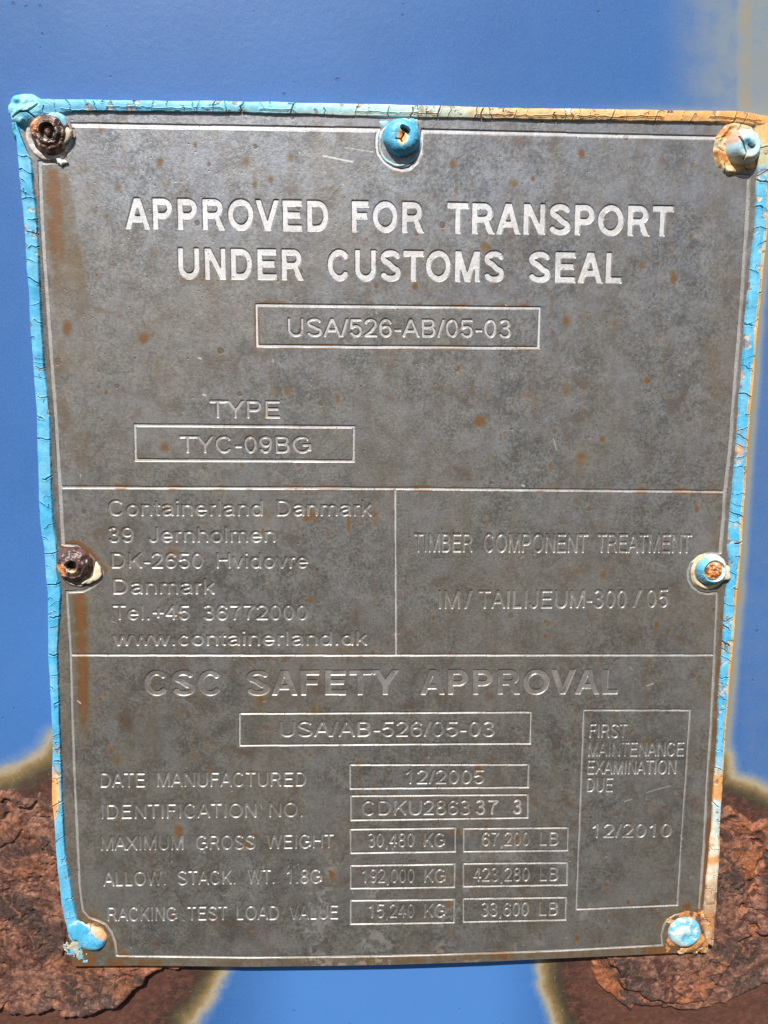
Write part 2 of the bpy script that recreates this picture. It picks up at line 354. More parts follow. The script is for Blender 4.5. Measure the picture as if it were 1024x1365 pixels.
def glyph(ch, t):
    """advance, ink left, ink right, clip low, clip high, strokes"""
    A = _ADV[ch] / .716; h = t / 2; e = t; S = []; lo, hi = 0.0, 1.0
    l, r = .11, A - .09
    cx = A / 2
    if ch == 'A':
        l, r = 0, A; b = .56 * t; S = [ext((b, 0), (cx - .06 * t, 1), e), ext((r - b, 0), (cx + .06 * t, 1), e), [(l + .24 * A, .36 - h * .4), (r - .24 * A, .36 - h * .4)]]
    elif ch == 'V': l, r = 0, A; b = .56 * t; S = [ext((b, 1), (cx, 0), e), ext((r - b, 1), (cx, 0), e)]
    elif ch == 'W':
        l, r = .01, A - .01; b = .55 * t; q = A * .27; S = [ext((l + b, 1), (q, 0), e), ext((q, 0), (cx, 1), e), ext((cx, 1), (A - q, 0), e), ext((A - q, 0), (r - b, 1), e)]
    elif ch == 'X': l, r = .0, A; b = .62 * t; S = [ext((l + b, 0), (r - b, 1), e), ext((l + b, 1), (r - b, 0), e)]
    elif ch == 'Y': l, r = 0, A; b = .62 * t; S = [ext((b, 1), (cx, .42), 0.02 + e * .3), ext((r - b, 1), (cx, .42), .02 + e * .3), ext((b, 1), (b + .01, 1.01), e), [(cx, 0), (cx, .45)]]
    elif ch == 'M': S = [[(l + h, 0), (l + h, 1)], [(r - h, 0), (r - h, 1)], ext((l + .62 * t, 1), (cx, 0), e), ext((r - .62 * t, 1), (cx, 0), e)]
    elif ch == 'N': S = [[(l + h, 0), (l + h, 1)], [(r - h, 0), (r - h, 1)], ext((l + .62 * t, 1), (r - .62 * t, 0), e)]
    elif ch == 'K': r = A - .01; S = [[(l + h, 0), (l + h, 1)], ext((l + h, .30), (r - .75 * t, 1), e), ext((l + .28, .60), (r - .66 * t, 0), e * 0 + .02), ext((r - .66 * t - .05, .066), (r - .66 * t, 0), e)]
    elif ch == 'H': S = [[(l + h, 0), (l + h, 1)], [(r - h, 0), (r - h, 1)], [(l, .54), (r, .54)]]
    elif ch in 'EF':
        S = [[(l + h, 0), (l + h, 1)], [(l, 1 - h), (r, 1 - h)], [(l, .54 - h * .2), (r - .06, .54 - h * .2)]]
        if ch == 'E': S.append([(l, h), (r + .01, h)])
    elif ch == 'L': S = [[(l + h, 0), (l + h, 1)], [(l, h), (r, h)]]
    elif ch == 'I': l, r = cx - h, cx + h; S = [[(cx, 0), (cx, 1)]]
    elif ch == 'T': l, r = .03, A - .03; S = [[(cx, 0), (cx, 1)], [(l, 1 - h), (r, 1 - h)]]
    elif ch in 'BPRD':
        S = [[(l + h, 0), (l + h, 1)]]
        if ch == 'D': k = .42; S.append([(l, 1 - h)] + arc(r - k, .5, k - h, .5 - h, 90, -90, 22) + [(l, h)])
        else:
            ym = {'B': .54, 'P': .44, 'R': .47}[ch]; ry = (1 - h - ym) / 2; k = min(.26, ry + .02); rr = r - (.05 if ch == 'B' else .0) - (.04 if ch == 'R' else 0)
            S.append([(l, 1 - h)] + arc(rr - h - k, (1 - h + ym) / 2, k, ry, 90, -90, 16) + [(l, ym)])
            if ch == 'B': k2 = .28; S.append([(l, ym)] + arc(r - h - k2, (ym + h) / 2, k2, (ym - h) / 2, 90, -90, 16) + [(l, h)])
            if ch == 'R': S.append([(rr - h - k - .06, ym)] + arc(rr - h - k - .02, ym - .18, .16, .18, 88, 35, 5)); S.append(ext((rr - h - k + .10, ym - .07), (r - .55 * t + .03, 0), e * .0 + .03)); S.append(ext((r - .55 * t - .03, .09), (r - .55 * t + .03, 0), e)); r = r + .04
    elif ch in 'OCGQ0':
        if ch == '0': l, r = .06, A - .07; n = 28
        else: l, r = .06, A - .06; n = 34
        rx, ry = (r - l) / 2 - h, .5 - h + .012; lo, hi = -.02, 1.02; c = (l + r) / 2
        if ch in 'O0': S = [arc(c, .5, rx, ry, 0, 360, n)]
        elif ch == 'C': r = A - .05; S = [arc(c, .5, rx, ry, 38, 322, n)]
        else: S = [arc(c, .5, rx, ry, 40, 330, n), [(c + .02, .49), (r, .49)], [(r - h, .49), (r - h, .14)], [(c + rx * .85, .5 - ry * .55), (r - h, .17)]]
    elif ch == 'S':
        l, r = .07, A - .06; c = (l + r) / 2; rx = (r - l) / 2 - h; y1, y2 = .745, .262; r1 = 1 - h + .012 - y1; r2 = y2 - h + .012; lo, hi = -.02, 1.02
        S = [arc(c - .005, y1, rx * .94, r1, 18, 215, 18) + [(c - .10, y1 - r1 * .80 - .02), (c + .12, y2 + r2 * .80 + .01)] + arc(c, y2, rx, r2, 38, -165, 18)]
    elif ch == 'U': k = (r - l) / 2 - h; lo = -.02; S = [[(l + h, 1), (l + h, .36)] + arc((l + r) / 2, .36 , k, .36 - h + .012, 180, 360, 18) + [(r - h, 1)]]
    elif ch == 'J': l, r = .03, A - .10; k = (r - l) / 2 - h; lo = -.02; S = [[(r - h, 1), (r - h, .28)] + arc((l + r) / 2, .28, k, .28 - h + .012, 0, -172, 14)]
    elif ch == '1': l, r = .15, .15 + .27 + h; x = r - h; S = [[(x, 0), (x, 1)], ext((x, .93), (l, .70), 0.0), [(x - .02, .90), (x, .99)]]
    elif ch == '2':
        l, r = .04, A - .07; c = (l + r) / 2; rx = (r - l) / 2 - h; S = [arc(c, .70, rx, .30 - h + .01, 172, -28, 18) + [(c + .02, .30), (l + .12, .12), (l + .07, h * .9)], [(l, h), (r, h)]]; hi = 1.02
    elif ch == '3':
        l, r = .05, A - .07; c = (l + r) / 2; rx = (r - l) / 2 - h; lo, hi = -.02, 1.02
        S = [arc(c - .02, .745, rx * .88, .255 - h + .012, 160, -80, 16), [(c - .10, .535), (c + .05, .535)], arc(c, .28, rx, .28 - h + .012 + .02, 75, -165, 18)]
    elif ch == '4': l, r = .02, A - .05; x = r - .15 - h; S = [[(x, 0), (x, 1)], [(l, .24 + h), (r, .24 + h)], ext((l + h * .8, .28 + h * .4), (x - h * .1, .97), .02)]
    elif ch == '5':
        l, r = .05, A - .07; c = (l + r) / 2; rx = (r - l) / 2 - h; lo = -.02
        S = [[(l + .08, 1 - h), (r - .03, 1 - h)], [(l + .13, .98), (l + .07, .46)], arc(c, .325, rx, .325 - h + .012, 140, -165, 20)]
    elif ch == '6':
        l, r = .05, A - .06; c = (l + r) / 2; rx = (r - l) / 2 - h; lo, hi = -.02, 1.02
        S = [arc(c, .315, rx, .315 - h + .012, 0, 360, 24), arc(c + .02, .53, rx + .02, .47 - h + .012, 32, 205, 18)]
    elif ch == '7': l, r = .06, A - .06; S = [[(l, 1 - h), (r, 1 - h)], [(r - h * .4, 1 - h), (c_(l, r) + .06, .66), (c_(l, r) - .03, .32), (c_(l, r) - .07, -.1)]]
    elif ch == '8':
        l, r = .05, A - .06; c = (l + r) / 2; rx = (r - l) / 2 - h; lo, hi = -.02, 1.02
        S = [arc(c, .755, rx * .86, .245 - h + .012, 0, 360, 20), arc(c, .285, rx, .285 - h + .012, 0, 360, 24)]
    elif ch == '9':
        l, r = .05, A - .06; c = (l + r) / 2; rx = (r - l) / 2 - h; lo, hi = -.02, 1.02
        S = [arc(c, .685, rx, .315 - h + .012, 0, 360, 24), arc(c - .02, .47, rx + .02, .47 - h + .012, 212, 385, 18)]
    elif ch == '-': l, r = .05, A - .05; S = [[(l, .37), (r, .37)]]
    elif ch == '/': l, r = .0, A; S = [ext((h * .8, 0), (A - h * .8, 1), e)]
    elif ch == '.': l, r = cx - h * 1.1, cx + h * 1.1; S = [[(cx, 0), (cx, t * 1.1)]]
    elif ch == ',': l, r = cx - h * 1.1, cx + h * 1.1; lo = -.25; S = [[(cx, 0), (cx, t * 1.1)], [(cx + h * .5, h), (cx - h * .2, -.18)]]
    elif ch == '+': l, r = .07, A - .07; S = [[(l, .47), (r, .47)], [(cx, .47 - (r - l) / 2), (cx, .47 + (r - l) / 2)]]
    elif ch in 'odce':
        l, r = .05, A - (.05 if ch != 'd' else .08); c = (l + r) / 2; rx = (r - l) / 2 - h; ry = XH / 2 - h + .01; lo = -.02; y = XH / 2
        if ch == 'o': S = [arc(c, y, rx, ry, 0, 360, 26)]
        if ch == 'c': r = A - .03; S = [arc(c + .01, y, rx, ry, 40, 320, 24)]
        if ch == 'e': S = [arc(c, y, rx, ry, 0, 328, 26), [(l + h, y - .0), (r - h * .2, y - .0)]]
        if ch == 'd': S = [arc(c, y, rx, ry, 0, 360, 26), [(r - h, 0), (r - h, 1)]]
    elif ch == 'a':
        l, r = .05, A - .06; lo = -.02; c = (l + r) / 2 - .01; rx = (r - l) / 2 - h - .02
        S = [arc(c, XH - .20, rx, .20 - h + .01, 165, 0, 14) + [(c + rx, .14), (c + rx + .03, 0)], [(c + rx, .43), (c + .02, .40)] + arc(c - .06, .205, rx - .07, .205 - h + .01, 95, 300, 16) + [(c + rx, .16)]]
    elif ch in 'hnm':
        l, r = .09, A - .08; lo = 0; k = ((r - l) / 2 - h) if ch != 'm' else ((r - l) / 4 - h * .5); ry = .26 - h
        S = [[(l + h, 0), (l + h, 1 if ch == 'h' else XH - .01)]]
        n_ = 1 if ch != 'm' else 2
        for q in range(n_):
            x0 = l + h + 2 * k * q; S.append(arc(x0 + k, XH - .26, k, ry + .01, 175, 0, 14) + [(x0 + 2 * k, 0)])
    elif ch == 'r': l, r = .09, A - .0; S = [[(l + h, 0), (l + h, XH - .01)], arc(l + h + .22, XH - .26, .22, .26 - h + .01, 175, 75, 9)]
    elif ch in 'il': l, r = cx - h, cx + h; S = [[(cx, 0), (cx, 1)]] if ch == 'l' else [[(cx, 0), (cx, XH - .01)], [(cx, 1 - t), (cx, 1)]]
    elif ch == 't': l, r = .02, A - .02; S = [[(.16, .92), (.16, .16)] + arc(.16 + .15, .16, .15, .16 - h, 180, 275, 8), [(l, XH - h), (r, XH - h)]]
    elif ch == 'k': l, r = .09, A; S = [[(l + h, 0), (l + h, 1)], ext((l + h, .22), (r - .7 * t - .02, XH), .05), [(l + .22, .40), (r - .6 * t, 0)], ext((r - .6 * t - .05, .08), (r - .6 * t, 0), t)]; 
    elif ch == 'v': l, r = .01, A - .01; b = .56 * t; S = [ext((l + b, XH), (cx, 0), e), ext((r - b, XH), (cx, 0), e)]; hi = XH
    elif ch == 'w':
        l, r = .0, A; b = .52 * t; q = A * .29; hi = XH; S = [ext((l + b, XH), (q, 0), e), ext((q, 0), (cx, XH), e), ext((cx, XH), (A - q, 0), e), ext((A - q, 0), (r - b, XH), e)]
    if ch in 'k': hi = 1.0
    return A, l, r, lo, hi, S
def c_(a, b): return (a + b) / 2
SSR = 0.06; gx0, gz0 = -112.0, -122.0; GW, GH = int(224 / SSR), int(246 / SSR)
mask = np.zeros((GH, GW), np.uint8)
def word(M, txt, x0, x1, y0, y1, cap, t):
    """engrave one word into mask M between two measured baseline ends, capital height cap, stem width t"""
    G = [glyph(c, t) for c in txt]; pos = np.concatenate([[0], np.cumsum([g[0] for g in G])])
    ia, ib = G[0][1], pos[-2] + G[-1][2]
    a = np.array(U(x0, y0, HP)); b = np.array(U(x1, y1, HP)); mx, my = (x0 + x1) / 2, (y0 + y1) / 2
    ch = float(U(mx, my - cap, HP)[1] - U(mx, my, HP)[1]); L = np.linalg.norm(b - a); ux = (b - a) / L; uy = np.array([-ux[1], ux[0]]); sx = L / (ib - ia)
    for g, p in zip(G, pos):
        A_, gl, gr, lo, hi, S = g
        c0 = a + ux * sx * (p + gl - .1 - ia); cc = [c0 + ux * sx * dx + uy * ch * dy for dx in (0, gr - gl + .2) for dy in (-.3, 1.1)]
        cc = np.array(cc); i0 = int((cc[:, 0].min() - gx0) / SSR); i1 = int((cc[:, 0].max() - gx0) / SSR) + 1; j0 = int((cc[:, 1].min() - gz0) / SSR); j1 = int((cc[:, 1].max() - gz0) / SSR) + 1
        gx = (np.arange(i0, i1)[None, :] + .5) * SSR + gx0 - a[0]; gz = (np.arange(j0, j1)[:, None] + .5) * SSR + gz0 - a[1]
        x = (gx * ux[0] + gz * ux[1]) / sx + ia - p; y = (gx * uy[0] + gz * uy[1]) / ch
        m = np.zeros(x.shape, bool); hh = t / 2
        for st in S:
            for k, ((ax, ay), (bx, by)) in enumerate(zip(st[:-1], st[1:])):
                dx, dy = bx - ax, by - ay; LL = math.hypot(dx, dy)
                if LL < 1e-6: continue
                dx /= LL; dy /= LL
                s_ = (x - ax) * dx + (y - ay) * dy; q = np.abs(-(x - ax) * dy + (y - ay) * dx)
                m |= (s_ >= -1e-3) & (s_ <= LL + 1e-3) & (q <= hh)
                if k: m |= (x - ax) ** 2 + (y - ay) ** 2 <= hh * hh
        m &= (y >= lo) & (y <= hi)
        M[j0:j1, i0:i1] |= m.astype(np.uint8)
def mask_quads(M):
    """floor of the engraving as small cells (their edge lies under the bevel)"""
    k = 2; m = M[:GH // k * k, :GW // k * k].reshape(GH // k, k, GW // k, k).max((1, 3)).astype(bool)
    j, i = np.nonzero(m); W1 = GW // k + 1
    q = np.stack([j * W1 + i, j * W1 + i + 1, (j + 1) * W1 + i + 1, (j + 1) * W1 + i], -1)
    used, inv = np.unique(q, return_inverse=True); v = np.stack([(used % W1) * SSR * k + gx0, (used // W1) * SSR * k + gz0], -1)
    return v, inv.reshape(q.shape)
TEXT = [  # material, boldness, cap height, [(word, x0, x1, y0, y1)...]
 ('B', 0.195, 41, [('APPROVED', 167, 438, 304, 308), ('FOR', 469, 565, 308.5, 310), ('TRANSPORT', 596, 896, 310.5, 315)]),
 ('B', 0.195, 41, [('UNDER', 238, 405, 371, 373), ('CUSTOMS', 437, 672, 373.5, 375.5), ('SEAL', 704, 828, 376, 377.5)]),
 ('L', 0.125, 24, [('USA/526-AB/05-03', 384, 681, 448, 449.7)]),
 ('M', 0.125, 23, [('TYPE', 280, 373, 556.5, 557)]),
 ('M', 0.125, 22, [('TYC-09BG', 240, 415, 603, 603.7)]),
 ('W', 0.125, 20.5, [('Containerland', 145, 350, 687, 687.3), ('Danmark', 369, 496, 687.3, 687.7)]),
 ('W', 0.125, 20, [('39', 145, 178, 722.5, 722.5), ('Jernholmen', 198, 367, 722.5, 722.5)]),
 ('W', 0.125, 20, [('DK-2650', 149, 271, 757, 757), ('Hvidovre', 289, 411, 757, 757)]),
 ('W', 0.125, 20, [('Danmark', 151, 287, 791.5, 791.5)]),
 ('W', 0.125, 19.5, [('Tel.+45', 151, 253, 826, 826), ('36772000', 271, 410, 826, 826)]),
 ('W', 0.125, 19, [('www.containerland.dk', 151, 490, 860.5, 860)]),
 ('W', 0.125, 25, [('TIMBER', 552, 630, 736, 736), ('COMPONENT', 645, 783, 736, 736.5), ('TREATMENT', 796, 921, 736.5, 737)]),
 ('W', 0.125, 24, [('IM', 585, 613, 811.5, 811), ('/', 619, 629, 811, 811), ('TAILIJEUM-300', 638, 835, 811, 810), ('/', 843, 854, 810, 810), ('05', 862, 890, 809.5, 809)]),
 ('W', 0.195, 33, [('CSC', 193, 297, 927, 927), ('SAFETY', 329, 531, 927, 926), ('APPROVAL', 560, 823, 926, 925)]),
 ('W', 0.125, 20, [('USA/AB-526/05-03', 373, 659, 982, 981.5)]),
 ('W', 0.125, 19, [('DATE', 134, 193.5, 1049.6, 1049.2), ('MANUFACTURED', 209.5, 408, 1049, 1047.7)]),
 ('W', 0.125, 19, [('IDENTIFICATION', 135.5, 342, 1091.5, 1089), ('NO.', 359, 403.5, 1088.5, 1088)]),
 ('W', 0.125, 18.5, [('MAXIMUM', 135, 244.7, 1133.4, 1132), ('GROSS', 261.4, 340.4, 1131.8, 1131), ('WEIGHT', 355.3, 445, 1130.5, 1129.3)]),
 ('W', 0.125, 18.5, [('ALLOW.', 138, 221.3, 1180.6, 1179), ('STACK.', 237.3, 314, 1178.6, 1177.3), ('WT.', 330, 366, 1177, 1176.5), ('1.8G', 383, 429, 1176.3, 1175.7)]),
 ('W', 0.125, 18.5, [('RACKING', 143.8, 236.5, 1227, 1226), ('TEST', 250.3, 303.3, 1225.7, 1225), ('LOAD', 316, 372, 1224.7, 1224), ('VALUE', 385, 450.6, 1223.7, 1223)]),
 ('W', 0.125, 18.5, [('12/2005', 541, 645, 1044.8, 1044.4)]),
 ('W', 0.125, 19, [('CDKU2863', 482, 626.6, 1086.3, 1085)]),
 ('M', 0.14, 19, [('37', 633, 663.7, 1085, 1084.6), ('3', 683, 695, 1084, 1084)]),
 ('W', 0.125, 18, [('30,480', 490, 552, 1127.9, 1127.6), ('KG', 565, 593, 1127.5, 1127.4)]),
 ('W', 0.125, 18, [('67,200', 642, 705.7, 1126.6, 1126.2), ('LB', 719, 744, 1126.2, 1126)]),
 ('W', 0.125, 18, [('192,000', 483, 552, 1175, 1174.6), ('KG', 565.4, 593.6, 1174.5, 1174.4)]),
 ('W', 0.125, 18, [('423,280', 630, 705, 1173.3, 1173), ('LB', 719, 743.5, 1173, 1172.8)]),
 ('W', 0.125, 18, [('15,240', 492, 552, 1221, 1220.6), ('KG', 565, 593, 1220.5, 1220.4)]),
 ('W', 0.125, 18, [('33,600', 640.4, 704, 1219.3, 1219), ('LB', 718, 743, 1219, 1218.8)]),
 ('W', 0.125, 18.3, [('FIRST', 785.6, 835.3, 983, 983)]),
 ('W', 0.125, 18.8, [('MAINTENANCE', 784, 911, 1007.9, 1007.5)]),
 ('W', 0.125, 18.8, [('EXAMINATION', 782.5, 900.5, 1031.7, 1031.3)]),
 ('W', 0.125, 18.8, [('DUE', 782, 816, 1055, 1055)]),
 ('W', 0.125, 18.3, [('12/2010', 789, 894.3, 1115.9, 1115.3)]),
]
def ribbon(pts, wpx, h=HP):
    """flat strip along measured points"""
    a = np.array(pts, float); x, z = U(a[:, 0], a[:, 1], h); P = np.stack([x, z], -1)
    Q = [P[0]]
    for p, q in zip(P[:-1], P[1:]):
        n = max(1, int(np.linalg.norm(q - p) / 2.5))
        Q += [p + (q - p) * (i + 1) / n for i in range(n)]
    Q = np.array(Q); T = np.gradient(Q, axis=0); T /= np.linalg.norm(T, axis=1)[:, None] + 1e-9
    Nn = np.stack([-T[:, 1], T[:, 0]], -1); hw = wpx * 0.203 / 2
    Q[0] -= T[0] * hw * 0.98; Q[-1] += T[-1] * hw * 0.98
    v = np.concatenate([Q + Nn * hw, Q - Nn * hw]); n = len(Q); i = np.arange(n - 1)
    t = np.concatenate([np.stack([i, i + n, i + 1], -1), np.stack([i + 1, i + n, i + n + 1], -1)])
    return v, t
def join(ps):
    V, T, k = [], [], 0
    for v, t in ps: V.append(v); T.append(t + k); k += len(v)
    return np.concatenate(V), np.concatenate(T)
def box(tl, tr, br, bl, wd=2.4): return join([ribbon([tl, tr], wd), ribbon([br, bl], wd), ribbon([tr, br], wd), ribbon([bl, tl], wd)])
BORDER = [
 (4.6, [(96, 166), (505, 173)]), (4.4, [(564, 174.5), (958, 184)]),
 (3.6, [(505, 173), (502.5, 182), (502, 194), (503.6, 205), (512, 216), (523, 224), (535, 227), (546, 224.6), (556, 215), (561.4, 203.6), (562.7, 187), (563, 176)]),
 (4.0, [(97, 173), (97.5, 184), (92, 200), (84, 208), (76, 215), (53, 216)]),
 (4.6, [(53, 217), (56, 300), (62.7, 400), (70, 500), (74, 550), (77, 600), (80, 650), (82.5, 700), (84, 724)]),
 (3.0, [(86, 726), (102, 727), (115, 736), (126, 747), (133, 755), (137, 763), (134, 773), (127, 779), (119, 784), (111, 788), (89, 789)]),
 (3.4, [(89, 791), (94, 870), (96, 950), (99, 1040), (102, 1100), (106, 1180), (110, 1212)]),
 (2.8, [(111, 1214), (118, 1222), (130, 1226), (141, 1231), (149, 1242), (154, 1256), (156, 1273), (330, 1274.5), (520, 1271), (640, 1268.5), (744, 1265.5), (883, 1259)]),
 (3.2, [(958, 185), (953, 192), (952, 206), (957, 219.5), (966, 229), (977, 233.5), (998, 235)]),
 (4.0, [(998, 237), (995, 300), (988.6, 400), (980.5, 500), (973, 600), (966.5, 655), (964.5, 690), (960, 736)]),
 (2.8, [(958.6, 737), (944, 737), (932, 740), (921.5, 749), (917, 761), (917.6, 772.5), (923, 782), (932, 789), (942, 791.5), (955, 790)]),
 (3.0, [(956, 792), (952, 880), (948, 960), (942, 1050), (938, 1130), (932, 1210)]),
 (2.4, [(927, 1217), (919, 1215), (899, 1219), (889, 1225), (884.5, 1233), (881.5, 1246), (883, 1259)]),
]
BOXES = [((342, 406.5), (719.7, 410.5), (718, 463.7), (343, 460.8)), ((180, 566.5), (472, 569), (471.5, 614.5), (181, 613)),
 ((319.6, 951.3), (708, 949.4), (707, 991), (319.6, 993.7)), ((466.7, 1019.5), (705, 1019), (704, 1049), (466.7, 1051)),
 ((467.8, 1060.7), (703.8, 1058.8), (703.4, 1089.3), (467.8, 1092.6)), ((467, 1104.9), (607, 1103), (606.6, 1133.8), (467.5, 1136)),
 ((618, 1103.8), (757.3, 1102.6), (756.5, 1132.7), (618, 1133.8)), ((467.5, 1152.4), (606.2, 1150.5), (605.5, 1180.6), (467.5, 1182.4)),
 ((617.4, 1149.8), (756, 1149), (755.4, 1178.3), (617.4, 1179.8)), ((467.5, 1198.4), (605.5, 1196.9), (604.7, 1227.3), (467.5, 1229.2)),
 ((617.4, 1196.1), (754.3, 1195), (753.5, 1224.7), (617.4, 1226.6)), ((778.5, 946.4), (919.8, 946.4), (902.8, 1206), (768, 1211))]
DIV = [(2.8, [(83, 649.5), (527, 651), (965, 655.5)]), (2.4, [(527, 653), (528, 871)]), (2.4, [(96, 873), (528, 873.5), (949, 873)])]
pieces = []        # (name, verts, faces, material, label)
for mk, stem, cap, words in TEXT:
    ml = np.zeros_like(mask)
    for a, x0, x1, y0, y1 in words: word(ml, a, x0, x1, y0, y1, cap, stem)
    mask |= ml; v, t = mask_quads(ml)
    pieces.append(('lettering', v, t, {'B': M_BRIGHT, 'L': M_LINE, 'M': M_MID, 'W': M_WORN}[mk], {'B': 'large bright etched heading letters'}.get(mk)))
NTEXT = len(pieces)
for i, b in enumerate(BOXES):
    pieces.append(('box_outline', *box(*b, wd=(3.0 if i < 2 else 2.1)), (M_BRIGHT if i == 0 else M_LINE if i < 3 else M_MID), None))
bt = [ribbon(p, wd) for wd, p in BORDER[:3]]; bo = [ribbon(p, wd) for wd, p in BORDER[3:]]
pieces.append(('border_line', *join(bt), M_BRIGHT, 'bright top line of the border'))
pieces.append(('border_line', *join(bo), M_MID, None))
for wd, p in DIV: pieces.append(('divider_line', *ribbon(p, wd), M_LINE, None))

# ---- rasterise the lines into the engraving mask too
for nm, v, t, m, l in pieces[NTEXT:]:
    q = (v - np.array([gx0, gz0])) / SSR
    for a, b, c in q[t]:
        x0 = max(int(min(a[0], b[0], c[0])), 0); x1 = min(int(max(a[0], b[0], c[0])) + 2, GW)
        y0 = max(int(min(a[1], b[1], c[1])), 0); y1 = min(int(max(a[1], b[1], c[1])) + 2, GH)
        gx = np.arange(x0, x1)[None, :] + 0.5; gy = np.arange(y0, y1)[:, None] + 0.5
        e1 = (b[0] - a[0]) * (gy - a[1]) - (b[1] - a[1]) * (gx - a[0])
        e2 = (c[0] - b[0]) * (gy - b[1]) - (c[1] - b[1]) * (gx - b[0])
        e3 = (a[0] - c[0]) * (gy - c[1]) - (a[1] - c[1]) * (gx - c[0])
        mask[y0:y1, x0:x1] |= (((e1 >= 0) & (e2 >= 0) & (e3 >= 0)) | ((e1 <= 0) & (e2 <= 0) & (e3 <= 0))).astype(np.uint8)
def blur(m, k):
    m = m.astype(np.float32)
    for ax in (0, 1):
        c = np.cumsum(m, axis=ax, dtype=np.float64); s = np.roll(c, -k, ax) - np.roll(c, k + 1, ax); m = (s / (2 * k + 1)).astype(np.float32)
    return m
mb = blur(blur(mask, 1), 2)
def sample(m, X, Z):
    u = np.clip((X - gx0) / SSR - 0.5, 0, GW - 2); v = np.clip((Z - gz0) / SSR - 0.5, 0, GH - 2)
    ui = u.astype(int); vi = v.astype(int); fu = u - ui; fv = v - vi
    return (m[vi, ui] * (1 - fu) + m[vi, ui + 1] * fu) * (1 - fv) + (m[vi + 1, ui] * (1 - fu) + m[vi + 1, ui + 1] * fu) * fv
cov = sample(mb, X, Z)
DEPTH = 0.30
Hpl = hplate(X, Z) - DEPTH * ss(0.12, 0.9, cov)
burr = np.clip(sample(blur(mb, 3), X, Z) - cov, 0, 1); Hpl = Hpl + burr * 0.05 * (cov < 0.3)
px, py = pix(X, Z, HP)
# small pits and bruises of the sheet
rs = np.random.RandomState(4)
Hpl += (fbm(X, Z, 3.0, 3, 31) - 0.5) * 0.05
# run-down stains
def blob(cx, cy, sx, sy, a=1.0): return a * np.exp(-(((px - cx) / sx) ** 2 + ((py - cy) / sy) ** 2))
n1 = fbm(X * 1.6, Z * 0.35, 6, 5, 21); n2 = fbm(X, Z, 5, 4, 22)
st = np.zeros_like(X)
cx = 68 + (py - 217) * 0.085
st = np.maximum(st, np.exp(-((px - cx) / (13 + (py - 217) * 0.03)) ** 2) * ss(214, 232, py) * ss(430, 300, py) * 1.0)
st = np.maximum(st, 0.55 * ss(60, 75, px) * ss(98 + (py - 230) * 0.16, 88 + (py - 230) * 0.16, px) * ss(215, 240, py) * ss(520, 330, py))
st = np.maximum(st, 0.30 * ss(60, 80, px) * ss(135, 110, px) * ss(400, 480, py) * ss(660, 600, py) * n2 * 2)
st = np.maximum(st, blob(90, 437, 8, 14, 0.9)); st = np.maximum(st, blob(97, 570, 4, 22, 0.6)); st = np.maximum(st, blob(82, 523, 9, 4, 0.5))
cx = 107 + (py - 790) * 0.03
st = np.maximum(st, np.exp(-((px - cx) / (11.5 - (py - 790) * 0.012)) ** 2) ** 1.0 * ss(786, 794, py) * ss(1030, 930, py) * 0.95)
st = np.maximum(st, 0.8 * np.exp(-((seg_dist(px, py, [(86, 726), (102, 727), (115, 735), (126, 747), (137, 760)]) - 3) / 5) ** 2))
st = np.maximum(st, 0.95 * np.exp(-(seg_dist(px, py, [(912, 1240)]*2) / 34) ** 4))
st = np.maximum(st, 0.8 * np.exp(-(seg_dist(px, py, [(120, 1245)]*2) / 34) ** 4))
st = np.maximum(st, 0.62 * ss(9, 3, seg_dist(px, py, [(970, 760), (962, 860), (955, 960), (949, 1060), (942, 1150), (936, 1210)])) * ss(780, 830, py))
st = np.maximum(st, 0.8 * ss(13, 2, seg_dist(px, py, [(951, 1060), (946, 1120), (938, 1190), (930, 1230)])) )
st = np.maximum(st, 0.6 * ss(10, 2, seg_dist(px, py, [(110, 1230), (180, 1281), (330, 1281), (520, 1277), (744, 1271), (930, 1264)])) * (0.4 + n2))
st = np.maximum(st, 0.55 * ss(8, 1, seg_dist(px, py, [(83, 649.5), (527, 651), (965, 655.5)])) * ss(0.5, 0.68, n2) * 1.6)
st = np.maximum(st, 0.8 * ss(7, 1, seg_dist(px, py, [(342, 405), (719.7, 409), (718, 463.7), (343, 460.8)], True)) * ss(0.42, 0.62, n2))
st = np.maximum(st, 0.28 * ss(905, 960, px) * (0.5 + n2)); st = np.maximum(st, 0.22 * ss(150, 90, px) * (0.5 + n2))
st = np.maximum(st, 0.5 * np.exp(-(seg_dist(px, py, [(947, 762)]*2) / 34) ** 4)); st = np.maximum(st, blob(535, 231, 16, 7, 0.45))
for bx_, by_, a_, b_, s_ in [(213, 216, 5, 7, .9), (328, 214, 6, 9, .6), (205, 338, 6, 8, .8), (500, 690, 5, 16, .5), (465, 700, 3, 12, .95), (776, 612, 10, 10, .8), (640, 562, 10, 9, .8),
    (754, 520, 7, 12, .6), (355, 690, 9, 14, .6), (240, 1105, 5, 4, .7), (157, 1012, 9, 9, .6), (147, 1000, 5, 5, .9), (470, 948, 8, 14, .35), (750, 350, 8, 12, .8), (1000, 560, 3, 4, .5), (940, 1081, 4, 5, .8),
    (820, 430, 8, 8, .6), (755, 430, 8, 14, .6), (610, 1108, 14, 6, .5), (690, 1118, 10, 9, .7), (595, 1168, 7, 6, .6), (540, 1065, 40, 5, .45), (220, 597, 9, 8, .8), (355, 553, 9, 6, .6), (660, 1270, 80, 5, .6), (440, 867, 40, 6, .5), (385, 860, 20, 5, .3)]:
    st = np.maximum(st, blob(bx_, by_, a_, b_, s_) * (0.5 + n2) * 1.1)
